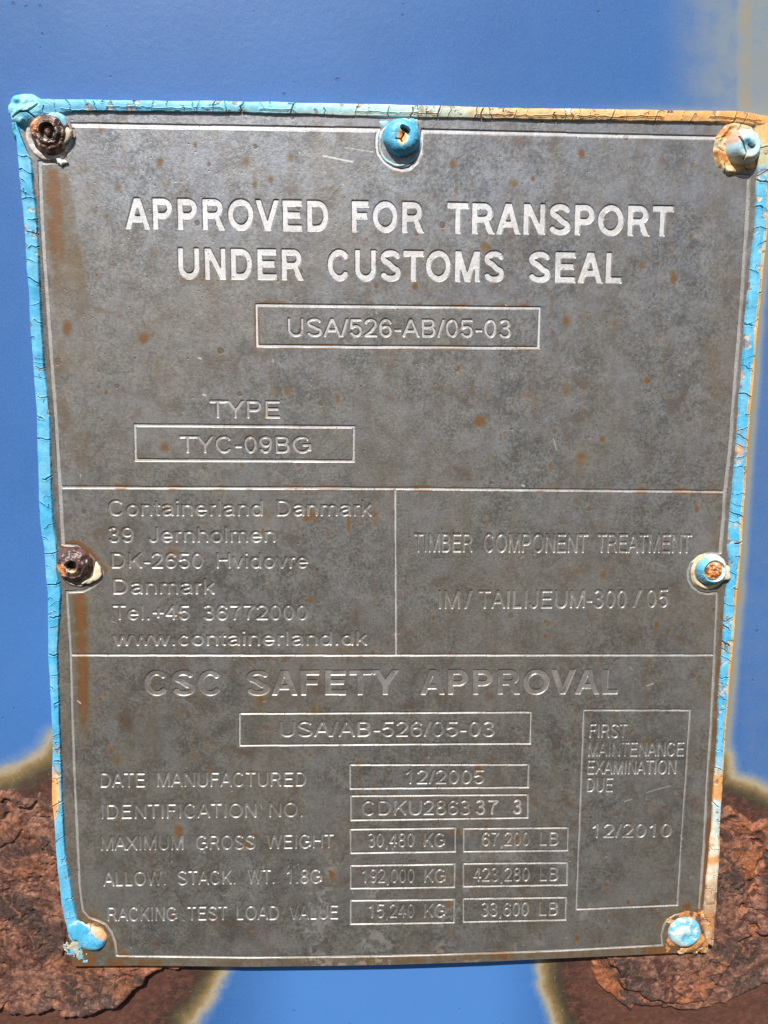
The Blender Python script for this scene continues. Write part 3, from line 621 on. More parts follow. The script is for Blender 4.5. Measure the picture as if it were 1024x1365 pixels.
for k in range(330):
    a, b = rs.uniform(90, 980), rs.uniform(170, 1260); r_ = 1.2 + rs.gamma(1.3, 1.3); s_ = rs.uniform(0.3, 0.9)
    ii = (abs(px - a) < 20) & (abs(py - b) < 20)
    st[ii] = np.maximum(st[ii], (s_ * np.exp(-(((px[ii] - a) / r_) ** 2 + ((py[ii] - b) / (r_ * rs.uniform(0.8, 1.8))) ** 2) ** 1.5)))
st = np.maximum(st, 1.1 * np.exp(-(seg_dist(px, py, [(95, 1240), (98, 1284), (160, 1285)]) / 15) ** 2) * ss(.3, .62, fbm(X, Z, 3, 5, 49))); st = np.maximum(st, 1.2 * np.exp(-(seg_dist(px, py, [(935, 1225), (940, 1265), (850, 1270)]) / 13) ** 2) * ss(.3, .6, fbm(X, Z, 3, 5, 50)))
st = np.clip(st * (0.75 + 0.5 * n1), 0, 1)
scr = np.zeros_like(X)
def scratch(x0, y0, x1, y1, wd, a):
    ii = (px > min(x0, x1) - 8) & (px < max(x0, x1) + 8) & (py > min(y0, y1) - 8) & (py < max(y0, y1) + 8)
    dd = seg_dist(px[ii], py[ii], [(x0, y0), (x1, y1)])
    scr[ii] = np.maximum(scr[ii], a * ss(wd, wd * 0.3, dd))
scratch(431, 208, 470, 216, 1.4, 1); scratch(460, 197, 498, 203, 1.0, .6); scratch(862, 914, 871, 911, 1.2, .8); scratch(862, 1056, 893, 1047, 1.0, .6); scratch(832, 1068, 842, 1065, 1.1, .7)
scratch(570, 560, 628, 530, 1.0, .0); scratch(738, 585, 742, 600, 1.2, .5); scratch(265, 477, 268, 478, 1.6, 1); scratch(271, 526, 274, 527, 1.8, 1); scratch(696, 647, 699, 648, 1.8, 1)
for k in range(90):
    a, b = rs.uniform(90, 960), rs.uniform(170, 1265) if k % 3 else rs.uniform(1100, 1265); an = rs.uniform(0, 6.28); ln = rs.choice([0.6, 0.8, 1.0, 2, 5]); scratch(a, b, a + ln * math.cos(an), b + ln * math.sin(an), rs.uniform(0.8, 1.3), rs.uniform(0.25, 0.8))
rimw = ss(0.08, 0.35, cov) * ss(1.0, 0.7, cov) * (0.25 + 0.75 * ss(.35, .6, fbm(X, Z, 6, 4, 46)))
scr = np.maximum(scr, 0.5 * rimw)
dust = ss(0.52, 0.72, fbm(X, Z, 9, 5, 44)) * ss(1090, 1180, py) * ss(250, 420, px) * ss(900, 700, px) * 0.30
scr = np.maximum(scr, dust * ss(0.45, 0.6, fbm(X, Z, 1.2, 3, 45)))
gr = 0.75 * ss(9, 0, seg_dist(px, py, LE)) * 0 + 0.0 * X
edge = seg_dist(px, py, [(44, 235), (51, 310), (56, 400), (61, 495), (67.5, 550), (70, 640), (74, 700), (79, 722)])
gr = np.maximum(gr, 0.35 * ss(7, 1, edge))  # shadow of the left bead, painted dark onto the plate
for bx_, by_, a_, b_, s_ in [(600, 1118, 40, 14, .5), (690, 1165, 45, 14, .45), (530, 1165, 40, 14, .5), (540, 1212, 40, 14, .4), (160, 1080, 22, 30, .3), (560, 1078, 60, 12, .3)]:
    gr = np.maximum(gr, blob(bx_, by_, a_, b_, s_) * ss(.38, .6, fbm(X, Z, 2.5, 4, 48)))
PO = (0.0, -HP + TH, float(U(500, 1285, HP)[1]))
plate = thing('approval_plate', 'weathered grey metal approval plate riveted to the blue container wall', 'plate', PO)
grid('plate_sheet', X, Hpl, Z, M_PLATE, plate, PO, vals={'stain': st, 'scratch': scr, 'grime_shade': gr, 'warm_lower': np.clip(ss(500, 1000, py + 300 * (n2 - .5)), 0, 1), 'sky_sheen': ss(430, 200, py + 260 * (n2 - .5)) * 0.8}, skirt=HP - TH)
for nm, v, t, m, l in pieces:
    hh = hplate(v[:, 0], v[:, 1]) - DEPTH + 0.055
    co = np.stack([v[:, 0], -hh, v[:, 1]], -1)
    a, b, c = v[t[:, 0]], v[t[:, 1]], v[t[:, 2]]
    flip = ((b - a)[:, 0] * (c - a)[:, 1] - (b - a)[:, 1] * (c - a)[:, 0]) < 0
    t = t.copy(); t[flip] = t[flip][:, ::-1]
    o = raw_mesh(nm, co, t, m, plate, PO, smooth=False)
    if l: o['label'] = l

# ------------------------------------------------------------------ rust crusts standing off the wall
def crust(poly, cracks, x0, x1, y0, y1, seed, under, pits, label, orange=0.5):
    """layered scale; poly = its outline, it drops off steeply along its edge"""
    (ax, bx2), (az, bz2) = zip(U(x0, y1), U(x1, y0))
    st_ = 0.2
    gx = np.arange(min(ax, U(x0, y0)[0]), max(bx2, U(x1, y1)[0]), st_); gz = np.arange(az, bz2, st_)[::-1]
    X, Z = np.meshgrid(gx, gz); px, py = pix(X, Z, 1.2)
    wx = (fbm(X, Z, 5, 4, seed) - 0.5) * 22; wy = (fbm(X, Z, 5, 4, seed + 5) - 0.5) * 22
    d = -sdf(px + wx * 0.35, py + wy * 0.35, poly)          # positive inside
    qx = X + (fbm(X, Z, 7, 3, seed + 1) - 0.5) * 9; qz = Z + (fbm(X, Z, 7, 3, seed + 2) - 0.5) * 9
    lump = fbm(qx, qz, 6, 5, seed + 3); t = fbm(qx, qz, 8, 4, seed + 4) * 5.0
    k = np.floor(t); fr = t - k; terr = (k + ss(0.0, 0.28, fr)) / 5.0
    t2 = fbm(qx * 1.3, qz, 3.0, 3, seed + 8) * 6; k2 = np.floor(t2); terr2 = (k2 + ss(0, 0.35, t2 - k2)) / 6
    env = ss(0, 5, d)
    h = env * (0.75 + 0.75 * lump + 0.75 * (terr - 0.5) + 0.22 * (terr2 - 0.5)) - 0.5 * (1 - env)
    h += env * ((fbm(X, Z, 1.2, 3, seed + 9) - 0.5) * 0.22 - 0.08 * np.abs(2 * fbm(qx * 1.5, qz * 1.5, 2.4, 3, seed + 14) - 1) * 1.3)
    h += env * 0.85 * np.exp(-((d - 7) / 6.0) ** 2) * (0.4 + fbm(X, Z, 6, 3, seed + 16))
    for (pts, wd, dp) in cracks:
        dd = seg_dist(px + wx * 0.25, py + wy * 0.25, pts); h -= dp * ss(wd, wd * 0.25, dd) * env
    pitm = np.zeros_like(X)
    for (cx, cy, r_, dp) in pits:
        dd = np.hypot(px + wx - cx, (py + wy - cy)); e = ss(r_, r_ * 0.7, dd); pitm = np.maximum(pitm, e)
        h -= dp * e * (0.5 + fbm(X, Z, 2, 3, seed + 6))
    pt = ss(.60, .72, fbm(X, Z, 1.5, 3, seed + 18)) * ss(.42, .58, n_ := fbm(X, Z, 10, 3, seed + 19)); h -= pt * .4
    h = under(px, py, h)
    n = fbm(X, Z, 9, 4, seed + 11); m = fbm(X, Z, 3.5, 4, seed + 12); o_ = fbm(X, Z, 14, 3, seed + 13)
    sw = fbm(qx * 1.6 + (m - .5) * 9, qz * 1.6, 2.2, 4, seed + 15)
    c = mix3((0.070, 0.032, 0.024), (0.190, 0.088, 0.060), ss(0.35, 0.64, 0.55 * m + 0.45 * sw))
    c = mix3(c, (0.048, 0.032, 0.027), ss(0.46, 0.60, n) * 0.85)
    c = mix3(c, (0.27, 0.085, 0.030), ss(0.50, 0.68, o_ * .6 + .4 * sw) * orange)
    c = mix3(c, (0.27, 0.145, 0.10), ss(0.56, 0.68, sw) * 0.35)
    c = c * (0.65 + 0.75 * fbm(X, Z, 1.0, 4, seed + 17))[..., None]
    c = mix3(c, (0.33, 0.115, 0.04), np.clip(pitm, 0, 1) * 0.5)
    thin = ss(0.10, 0.0, fr) + 0 * X
    c = mix3(c, (0.26, 0.10, 0.045), thin * 0.6)
    keep = d > -6; kf = keep[:-1, :-1] & keep[1:, :-1] & keep[1:, 1:] & keep[:-1, 1:]
    o = grid('rust_crust', X, h, Z, M_CRUST, wall, WO, cols=c, keep=kf); o['label'] = label
    return o
CR_L = jag([(-60, 1350), (0, 1352), (18, 1356), (51, 1355), (69, 1346), (82, 1362), (124, 1357), (158, 1343), (175, 1328), (195, 1315), (197, 1304), (220, 1296), (242, 1293)], 2.2, 7, 3)
POLY_L = CR_L + [(262, 1285), (255, 1240), (130, 1100), (90, 1040), (69, 1066)] + jag([(69, 1068), (60, 1062), (50, 1056), (40, 1066), (30, 1062), (20, 1052), (0, 1054), (-60, 1056)], 1.5, 5, 5)
def under_l(px, py, h):
    lim = np.where((px > 84) & (py < 1290), 1.15, 9.0); return np.minimum(h, lim)
crust(POLY_L, [(jag([(0, 1130), (18, 1125), (30, 1110)], 1.5, 4, 8), 3, .5), (jag([(72, 1222), (83, 1228), (88, 1245), (86, 1275)], 1, 4, 9), 3, .7), (jag([(8, 1065), (24, 1078), (40, 1080), (48, 1066)], 1.2, 4, 9), 3, .8)],
      -60, 270, 1040, 1372, 60, under_l, [(5, 1350, 10, .8)], 'purple-brown scaly rust crust at the lower left')
CR_R1 = jag([(806, 1275), (820, 1298), (823, 1314), (842, 1327), (865, 1335), (890, 1337), (903, 1342), (934, 1338), (952, 1328), (962, 1310), (970, 1296), (978, 1283), (988, 1268), (994, 1255), (1006, 1245), (1024, 1250), (1080, 1255)], 2.4, 6, 12)
POLY_R = CR_R1 + [(1080, 1100), (1024, 1092)] + jag([(1020, 1092), (1007, 1097), (992, 1090), (981, 1078), (973, 1072), (962, 1080)], 1.6, 4, 14) + [(945, 1085), (800, 1240)]
def under_r(px, py, h):
    e = np.interp(py, [1060, 1140, 1210, 1270], [957, 952, 950, 944])
    lim = np.where((px < e) & (py < np.interp(px, [740, 950], [1279, 1271])), 1.15, 9.0); return np.minimum(h, lim)
crust(POLY_R, [(jag([(988, 1238), (1000, 1215), (996, 1190), (1012, 1170)], 2, 4, 18), 4, .7), (jag([(1010, 1160), (1024, 1140), (1040, 1120)], 2, 4, 19), 4, .7)],
      790, 1080, 1060, 1372, 90, under_r, [(1007, 1186, 13, 1.0), (992, 1210, 7, .9), (1003, 1098, 7, .9), (1010, 1125, 6, .7), (1014, 1150, 6, .6), (988, 1262, 6, .8), (1004, 1235, 6, .7)], 'orange-brown flaking rust crust at the lower right', 0.9)
# a lower, older sheet of scale that shows between crust and bare rust
LOW_R = jag([(786, 1278), (790, 1300), (800, 1318), (818, 1334), (838, 1352), (850, 1343), (880, 1347), (930, 1352), (975, 1338), (1080, 1290)], 2.0, 6, 22)
crust(LOW_R + [(1080, 1230), (930, 1240), (800, 1240)], [], 780, 1080, 1235, 1372, 120, lambda px, py, h: np.minimum(h * 0.55, np.where(py < 1284, 0.6, 9)), [], 'thin lower layer of flaking rust at the lower right', 0.9)

# ------------------------------------------------------------------ cracked sealant bead round the plate
def bead(name, parent, org, ctr, cols_fn, seed, crack_gap, vert=True, hmax=3.3, inner_h=HP + 0.1, longc=0.5, flip=1, cap=0.0, short=0.5, chip=.62):
    """ctr: list of (outer point, inner point) measured pairs along the bead, rows along it"""
    a = np.array([p for p, q in ctr], float); b = np.array([q for p, q in ctr], float)
    s = np.concatenate([[0], np.cumsum(np.hypot(*(np.diff((a + b) / 2, axis=0).T)))])
    n = int(s[-1] / 0.75); si = np.linspace(0, s[-1], n)
    A = np.stack([np.interp(si, s, a[:, 0]), np.interp(si, s, a[:, 1])], -1); B = np.stack([np.interp(si, s, b[:, 0]), np.interp(si, s, b[:, 1])], -1)
    ker = np.hanning(31); ker /= ker.sum()
    def sm(M):
        P = np.pad(M, ((15, 15), (0, 0)), 'reflect', reflect_type='odd'); return np.stack([np.convolve(P[:, k], ker, 'valid') for k in range(2)], -1)
    A = sm(A); B = sm(B)
    z0 = np.zeros(n)
    A += ((fbm(si, z0, 45, 4, seed) - 0.5) * 3.0)[:, None] * (A - B) / np.linalg.norm(A - B, axis=1)[:, None]
    B += ((fbm(si, z0, 40, 5, seed + 1, .65) - 0.5) * 4.0)[:, None] * (B - A) / np.linalg.norm(A - B, axis=1)[:, None]
    ax_, az_ = U(A[:, 0], A[:, 1], 1.0); bx_, bz_ = U(B[:, 0], B[:, 1], inner_h)
    m = 64; v = np.linspace(-0.06, 1.06, m)[None, :]
    X = ax_[:, None] * (1 - v) + bx_[:, None] * v; Z = az_[:, None] * (1 - v) + bz_[:, None] * v
    Wm = np.hypot(bx_ - ax_, bz_ - az_)[:, None]; u = si[:, None] * 0.203 + 0 * v; vv = v * Wm + 0 * u
    # profile: rises from the wall, rounded shoulder, nearly flat top, rolls down onto the plate
    up = ss(-0.06, 0.22, v); dn = ss(1.06, 0.90, v)
    top = hmax * (0.90 + 0.10 * np.sin(np.clip(v, 0, 1) * math.pi)) + (fbm(u, vv, 6, 4, seed + 3) - 0.5) * 0.5
    h = -0.3 + (top + 0.3) * up; floor = inner_h - 0.35
    h = floor * (1 - dn) + h * dn
    h = np.where(v < 0.5, -0.3 + (top + 0.3) * up, h)
    cr = np.zeros_like(u); rs = np.random.RandomState(seed); pos = 0.5; U0 = u[:, 0]
    def carve(pu, pv, wd, dp):
        lo, hi = min(pu) - 1.2, max(pu) + 1.2; r = np.where((U0 > lo) & (U0 < hi))[0]
        if len(r) < 2: return
        sl = slice(r[0], r[-1] + 1)
        dd = seg_dist(u[sl], vv[sl], list(zip(pu, pv))); e = ss(wd, wd * 0.30, dd)
        h[sl] -= dp * e; cr[sl] = np.maximum(cr[sl], ss(wd * 0.95, wd * 0.45, dd) * min(1, dp))
        h[sl] += 0.10 * np.exp(-((dd - wd * 1.8) / (wd * 1.1)) ** 2)   # lifted lips
    while pos < U0[-1] - 0.4:
        W = float(np.interp(pos, U0, Wm[:, 0])); full = rs.rand() > short
        v0, v1 = (-.03, 1.03) if full else ((0.0, rs.uniform(.35, .75)) if rs.rand() < .4 else (rs.uniform(.3, .6), 1.03))
        k = rs.randint(4, 7); pv = np.linspace(v0, v1, k) * W; sl_ = rs.uniform(-.5, .5)
        pu = pos + sl_ * (pv - W / 2) + rs.uniform(-.38, .38, k)
        carve(list(pu), list(pv), rs.choice([.07, .09, .12, .17]), rs.uniform(.3, 1.1))
        if rs.rand() < 0.35:
            k2 = 3; q = rs.randint(1, k - 1); pu2 = pu[q] + np.linspace(0, rs.choice([-1, 1]) * rs.uniform(.6, 1.8), k2); pv2 = pv[q] + np.cumsum(np.r_[0, rs.uniform(-.4, .4, k2 - 1)])
            carve(list(pu2), list(pv2), rs.uniform(.06, .10), .5)
        pos += rs.gamma(2.2, crack_gap / 2.2) + 0.5
    pos = 1.0
    while pos < U0[-1] - 2 and longc > 0:
        ln = rs.uniform(4, 14); W = float(np.interp(pos, U0, Wm[:, 0])); k = max(4, int(ln / 0.9)); b0 = (0.72 if flip > 0 else 0.35) + rs.uniform(-.05, .05)
        if rs.rand() < longc: carve(list(pos + np.linspace(0, ln, k)), list(W * b0 + rs.uniform(-.16, .16, k)), rs.uniform(.06, .12), rs.uniform(.4, .9))
        pos += ln * rs.uniform(.8, 1.3)
    px, py = pix(X, Z, 2.5); c = cols_fn(px, py, X, Z, u, np.clip(v, 0, 1) + 0 * u, cr)
    ch = ss(chip, chip + .06, fbm(X, Z, 2.2, 4, seed + 30) + .10 * (np.abs(v - .5) > .42)); c = mix3(c, mix3((0.60, 0.46, 0.28), (0.22, 0.13, 0.08), ss(.4, .6, fbm(X, Z, 1.2, 2, seed + 31))), ch * .75); h -= ch * .10
    c = c * (0.80 + 0.34 * fbm(X, Z, 3.0, 4, seed + 32))[..., None]
    c = mix3(c, CRACK, np.clip(cr, 0, 1))
    Xc, Zc, hc = (X, Z, h)
    o = grid(name, Xc.T[:, :] if False else Xc, hc, Zc, M_SEAL, parent, org, cols=c, skirt=None)
    me = o.data
    # faces must look away from the wall
    nrm = np.zeros(len(me.polygons) * 3, np.float32); me.polygons.foreach_get('normal', nrm)
    if nrm[1::3].mean() > 0: me.flip_normals()
    return o
SO = (0, -1.0, float(U(60, 1240)[1]))
seal = thing('sealant_bead', 'cracked sealant bead, painted light blue and orange, along the edges of the metal plate', 'sealant', SO)
def col_left(px, py, X, Z, u, v, cr):
    n = fbm(X, Z, 4, 4, 71)
    c = mix3(CYAN, CYAN2, ss(0.35, 0.65, n))
    c = mix3(c, (0.55, 0.66, 0.55), ss(0.72, 1.0, v) * ss(220, 205, abs(py - 215) + 200) * 0.5)
    o = ss(1010, 1042, py + (n - .5) * 14) * ss(1115, 1085, py + (n - .5) * 20) * ss(0.95, 0.62, v + ss(1060, 1100, py) * 0.5)
    c = mix3(c, ORANGE, o); c = mix3(c, CREAM, o * ss(0.4, 0.7, v) * 0.8)
    lo = ss(1110, 1180, py) * ss(0.30, 0.08, v + (n - .5) * .5); c = mix3(c, (0.30, 0.14, 0.08), lo)
    e = ss(0.12, 0.0, v); return mix3(c, (0.14, 0.42, 0.72), e * 0.5 * (1 - o))
bead('left_bead' if False else 'side_bead', seal, SO, [((20, 150), (38, 205)), ((24, 200), (43, 212)), ((33, 300), (51, 300)), ((40, 400), (55, 400)), ((46, 500), (61.5, 500)), ((49.5, 550), (68, 552)), ((52, 640), (70, 640)), ((55, 700), (73, 700)),
     ((60, 730), (77, 730)), ((62, 760), (78, 760)), ((64, 790), (83, 788)), ((65, 860), (78, 860)), ((68, 900), (79, 900)), ((71, 960), (80, 960)), ((72, 1000), (82, 1000)), ((70, 1060), (84, 1060)), ((75, 1100), (86, 1100)),
     ((77, 1150), (90, 1150)), ((82, 1200), (99, 1200)), ((87, 1225), (105, 1226)), ((91, 1240), (108, 1236))], col_left, 201, 3.4, hmax=3.4, longc=0.0, short=0.72, chip=.72)
def col_top(px, py, X, Z, u, v, cr):
    n = fbm(X, Z, 5, 4, 72); m = fbm(X, Z, 2, 3, 73); t = px + (n - .5) * 160
    c = mix3(CYAN2, (0.24, 0.62, 0.78), ss(120, 330, t)); c = mix3(c, PALE, ss(330, 520, t)); c = mix3(c, (0.72, 0.48, 0.22), ss(520, 690, t)); c = mix3(c, (0.70, 0.34, 0.10), ss(760, 960, t) * 0.9)
    c = mix3(c, ORANGE, ss(.5, .7, m) * ss(420, 760, t) * 0.6)
    c = mix3(c, PALE, ss(.56, .66, n) * ss(500, 560, px) * ss(830, 740, px) * .8)
    g = np.clip(fbm(X, Z, 1.0, 2, 75) * 0 + ss(0.66, 0.9, v), 0, 1) * ss(250, 450, px); return mix3(c, CREAM, g * 0.3)
bead('top_bead', seal, SO, [((36, 131), (58, 158)), ((60, 131), (70, 156)), ((95, 133), (97, 149)), ((130, 134), (130, 150)), ((300, 135.5), (300, 151.5)), ((512, 139.5), (512, 157)), ((700, 145), (700, 161)), ((900, 148), (900, 163.5)), ((985, 149), (985, 165)), ((1008, 154), (1003, 168)), ((1045, 158), (1040, 172))], col_top, 305, 3.0, hmax=3.4, longc=0.8, short=0.35, chip=.66)
def col_right(px, py, X, Z, u, v, cr):
    n = fbm(X, Z, 4, 4, 76); m = fbm(X, Z, 6, 3, 77)
    out = mix3((0.50, 0.48, 0.30), (0.72, 0.42, 0.16), ss(.35, .62, n)); inn = mix3(CYAN, CYAN2, ss(.35, .65, n))
    c = mix3(out, inn, ss(0.36, 0.44, v + (m - .5) * .2) * ss(215, 232, py)); c = mix3(c, ORANGE, np.exp(-((py - 600) / 8) ** 2) * ss(.4, .6, v) * .8)
    lo = ss(1005, 1035, py + (n - .5) * 20); al = ss(.40, .62, fbm(X * .6, Z, 5, 4, 78)); c = mix3(c, mix3((0.66, 0.62, 0.48), (0.66, 0.33, 0.12), al), lo); c = mix3(c, (0.50, 0.62, 0.62), lo * ss(.56, .64, fbm(X, Z, 4, 2, 178)) * ss(1140, 1100, py))
    return mix3(c, (0.42, 0.20, 0.09), ss(1090, 1230, py) * ss(.42, .6, n + .25 * ss(1150, 1250, py)) * .85)
bead('side_bead', seal, SO, [((1046, 150), (1004, 168)), ((1034, 200), (1007, 205)), ((1026, 225), (1009, 226)), ((1022, 300), (1006, 300)), ((1012, 400), (995.5, 400)), ((1004, 500), (988, 500)), ((995, 600), (980, 600)), ((990, 700), (972, 700)), ((988, 735), (969, 735)), ((984, 762), (972, 762)), ((981, 800), (965, 800)),
     ((976, 860), (962, 860)), ((972, 900), (959.5, 900)), ((966, 960), (956, 960)), ((962, 1020), (953, 1020)), ((959, 1080), (948.5, 1080)), ((957, 1140), (944.5, 1140)), ((954, 1200), (938, 1200)), ((952, 1235), (936, 1233)), ((949, 1256), (940, 1254))], col_right, 407, 3.6, hmax=3.3, longc=0.75, flip=-1, short=0.55, chip=.66)

# ------------------------------------------------------------------ rivets: polar sheets with a measured relief
def polar(name, parent, org, cx, cy, R, hf, cf, mat, base=HP, sx=1.0, sy=1.0, rough_edge=0.06, seed=1, nr=70, nt=200, r0=0.0):
    """a disc-like part centred at a measured point, R in mm; hf(r,th,x,z)->height above base; cf->colour"""
    X0, Z0 = U(cx, cy, base); r = np.linspace(r0, 1, nr)[:, None]; th = np.linspace(0, 2 * math.pi, nt, endpoint=False)[None, :]
    wob = 1 + rough_edge * 2 * (fbm(np.cos(th) * 3, np.sin(th) * 3, 2.0, 3, seed) - 0.5)
    x = r * np.cos(th) * R * sx * wob; z = r * np.sin(th) * R * sy * wob
    h = base + hf(r + 0 * th, th + 0 * r, x, z); c = cf(r + 0 * th, th + 0 * r, x, z)
    co = np.stack([X0 + x, -h, Z0 + z], -1).reshape(-1, 3); i = np.arange(nr * nt).reshape(nr, nt); j = np.roll(i, -1, 1)
    q = np.stack([i[:-1], i[1:], j[1:], j[:-1]], -1).reshape(-1, 4)
    return raw_mesh(name, co, q, mat, parent, org, cols=c.reshape(-1, 3))
def rorg(cx, cy): x, z = U(cx, cy, HP); return (float(x), -HP, float(z))
def dome(r, hgt, p=2.4, edge=-0.8): return edge + (hgt - edge) * np.clip(1 - r ** (p * 2), 0, 1) ** 0.5
GRP = 'rivets holding the approval plate'
def rivet(label, cx, cy): return thing('rivet', label, 'rivet', rorg(cx, cy), GRP), rorg(cx, cy)
def wave(x, z, s, a, seed): return (fbm(x + 50, z + 50, s, 4, seed) - 0.5) * a
def line_d(x, z, pts): return seg_dist(x, z, pts)

# 1 top left: rusted through, socket open, torn blue paint round it
T, O = rivet('rusted dark brown rivet with torn blue paint and hollow centre at the top left corner', 68, 181)
polar('paint_skirt', T, O, 66, 180, 6.4, lambda r, th, x, z: -0.5 + 1.0 * ss(1, .85, r) - 0.25 * ss(.8, .6, r) + wave(x, z, 2, .4, 5),
      lambda r, th, x, z: mix3(mix3((0.34, 0.27, 0.25), (0.55, 0.5, 0.46), ss(.4, .6, fbm(x + 9, z, 2, 3, 4))), CYAN2, ss(0.8, 2.6, z - 0.35 * x - 1.2 + wave(x, z, 1.5, 2, 8))), M_HEAD, sx=0.98, sy=1.05, seed=3)
def h1(r, th, x, z):
    return dome(r, 3.0, 1.6) + wave(x, z, 1.8, 1.5, 9) - 1.9 * ss(.42, .30, r) + 1.1 * ss(.22, .12, r) + 0.10 * np.sin(r * 26)
def c1(r, th, x, z):
    n = fbm(x + 20, z, 1.6, 4, 10); c = mix3((0.060, 0.032, 0.022), (0.16, 0.075, 0.05), ss(.4, .7, n))
    c = mix3(c, (0.62, 0.24, 0.09), ss(-1.2, -3.2, x + wave(x, z, 1.5, 1.5, 2)) * ss(-1.5, .8, z) * .9)
    c = mix3(c, (0.62, 0.45, 0.33), ss(.58, .68, fbm(x, z, 1.0, 3, 14)) * ss(.2, -1.5, z) * .8); return mix3(c, (0.02, 0.012, 0.01), ss(.40, .30, r) * ss(.12, .2, r))
polar('rivet_head', T, O, 68, 179, 5.1, h1, c1, M_OLD, seed=6, rough_edge=.10)
def flap(name, T, O, cx, cy, pts, hfn, col, seed, mat=None, th=0.35):
    """a torn piece of paint: a small closed shell of measured outline"""
    X0, Z0 = U(cx, cy, HP + 1.5); P = np.array(jag(pts + [pts[0]], .9, 3, seed))[:-1] if len(pts) > 2 else np.array(pts)
    x, z = U(P[:, 0], P[:, 1], HP + 1.5); c = np.array([x.mean(), z.mean()]); k = 10; co = []; n = len(x)
    for i in range(k):
        f = i / (k - 1); xx = c[0] + (x - c[0]) * f; zz = c[1] + (z - c[1]) * f
        co.append(np.stack([xx, -(HP + hfn(xx - X0, zz - Z0) + wave(xx, zz, 1.5, .35, seed) - th * f ** 4), zz], -1))
    co.append(co[-1] + np.array([0, th * 1.2, 0])); co = np.array(co); m = k + 1
    i = np.arange(m * n).reshape(m, n); j = np.roll(i, -1, 1); q = np.stack([i[:-1], i[1:], j[1:], j[:-1]], -1).reshape(-1, 4)
    A = np.sum(x * np.roll(z, -1) - z * np.roll(x, -1))
    if A < 0: q = q[:, ::-1].copy()
    cc = co.reshape(-1, 3); cl = mix3(col, (0.80, 0.72, 0.55), np.repeat(ss(.6, 1.0, np.linspace(0, 1, m)), n) * ss(.45, .62, fbm(cc[:, 0], cc[:, 2], 1.2, 3, seed)))
    return raw_mesh(name, cc, q, mat or M_HEAD, T, O, cols=cl)
flap('paint_flake', T, O, 79, 160, [(62, 152), (78, 150), (88, 158), (90, 166), (84, 172), (77, 170), (70, 162)], lambda x, z: 2.0 + 0 * x, CYAN2, 31)
flap('paint_flake', T, O, 88, 180, [(88, 168), (96, 172), (95, 182), (88, 190), (80, 194), (84, 184), (86, 176)], lambda x, z: 1.6 + 0 * x, (0.50, 0.40, 0.28), 32)
flap('paint_flake', T, O, 80, 210, [(71, 208), (84, 211), (88, 215), (80, 219), (74, 215)], lambda x, z: .7 + 0 * x, (0.70, 0.68, 0.64), 33)

# the swollen sealant at the top left corner of the bead belongs to the bead
def hcorner(r, th, x, z): return -HP + 0.1 + 4.6 * (1 - r ** 3) ** .5 + wave(x, z, 3, 1.6, 15) * (1 - r ** 4) - 1.3 * np.exp(-((x + 1.3) ** 2 + (z - 1.0) ** 2) / .9) - .9 * ss(.28, .08, line_d(x, z, [(-3, -2), (-.8, -1), (1, -.9), (2.2, 0), (3.2, 1.1)])) - .8 * ss(.22, .06, line_d(x, z, [(1, -.9), (3, -2.4), (3.4, -4)]))
def ccorner(r, th, x, z):
    c = mix3(CYAN2, (0.30, 0.68, 0.74), ss(.4, .6, fbm(x, z, 3, 3, 16))); k = np.maximum(ss(.26, .12, line_d(x, z, [(-3, -2), (-.8, -1), (1, -.9), (2.2, 0), (3.2, 1.1)])), ss(.2, .1, line_d(x, z, [(1, -.9), (3, -2.4), (3.4, -4)])))
    return mix3(c, CRACK, k)
polar('corner_lump', seal, SO, 35, 147, 5.0, hcorner, ccorner, M_SEAL, sx=1.0, sy=.88, seed=17, rough_edge=.16)
polar('corner_lump', seal, SO, 24, 168, 2.6, lambda r, th, x, z: -HP + 0.1 + 2.6 * (1 - r ** 3) ** .5 + wave(x, z, 1.5, 1.0, 25), lambda r, th, x, z: mix3((0.07, 0.33, 0.42), CYAN2, ss(-.5, 1, z)), M_SEAL, sx=.8, sy=1.5, seed=19, rough_edge=.3)

# 2 top middle: thick blue paint, split in the middle
T, O = rivet('light blue painted rivet with a split orange centre in the middle of the top edge', 535, 188)
polar('paint_skirt', T, O, 533, 192, 5.9, lambda r, th, x, z: -.35 + .75 * np.exp(-((r - .86) / .1) ** 2) + wave(x, z, 2, .3, 5) - .5 * ss(.9, 1, r),
      lambda r, th, x, z: mix3(mix3((0.16, 0.36, 0.45), (0.42, 0.64, 0.70), ss(.4, .6, fbm(x, z, 2.5, 3, 8))), (0.50, 0.40, 0.28), ss(.55, .66, fbm(x + 9, z, 1.5, 3, 9)) * .6), M_HEAD, seed=23, sy=1.05)
flap('paint_web', T, O, 545, 165, [(532, 157), (557, 157), (558, 168), (558, 184), (548, 180), (533, 172)], lambda x, z: 1.3 - .25 * z * 0 + 0 * x, CYAN, 35)
flap('paint_web', T, O, 511, 163, [(504, 158), (519, 158), (520, 164), (514, 170), (508, 168)], lambda x, z: .35 + 0 * x, (0.30, 0.58, 0.74), 36, th=.5)
CK2 = [[(.1, 1.2), (.3, .1), (-.35, -.9), (-.1, -1.6)], [(-.35, -.9), (-1.6, -.9)], [(.3, .1), (1.0, 1.6)]]
def h2(r, th, x, z):
    h = dome(r, 3.4, 1.8) + wave(x, z, 2, .5, 22) - .8 * np.exp(-(x ** 2 + (z + .1) ** 2) / 2.0)
    for p in CK2: h = h - .7 * ss(.24, .05, line_d(x, z, p))
    return h - 1.4 * ss(.75, .3, line_d(x, z, [(.1, 1.7), (1.2, 1.2), (1.4, .9)])) 
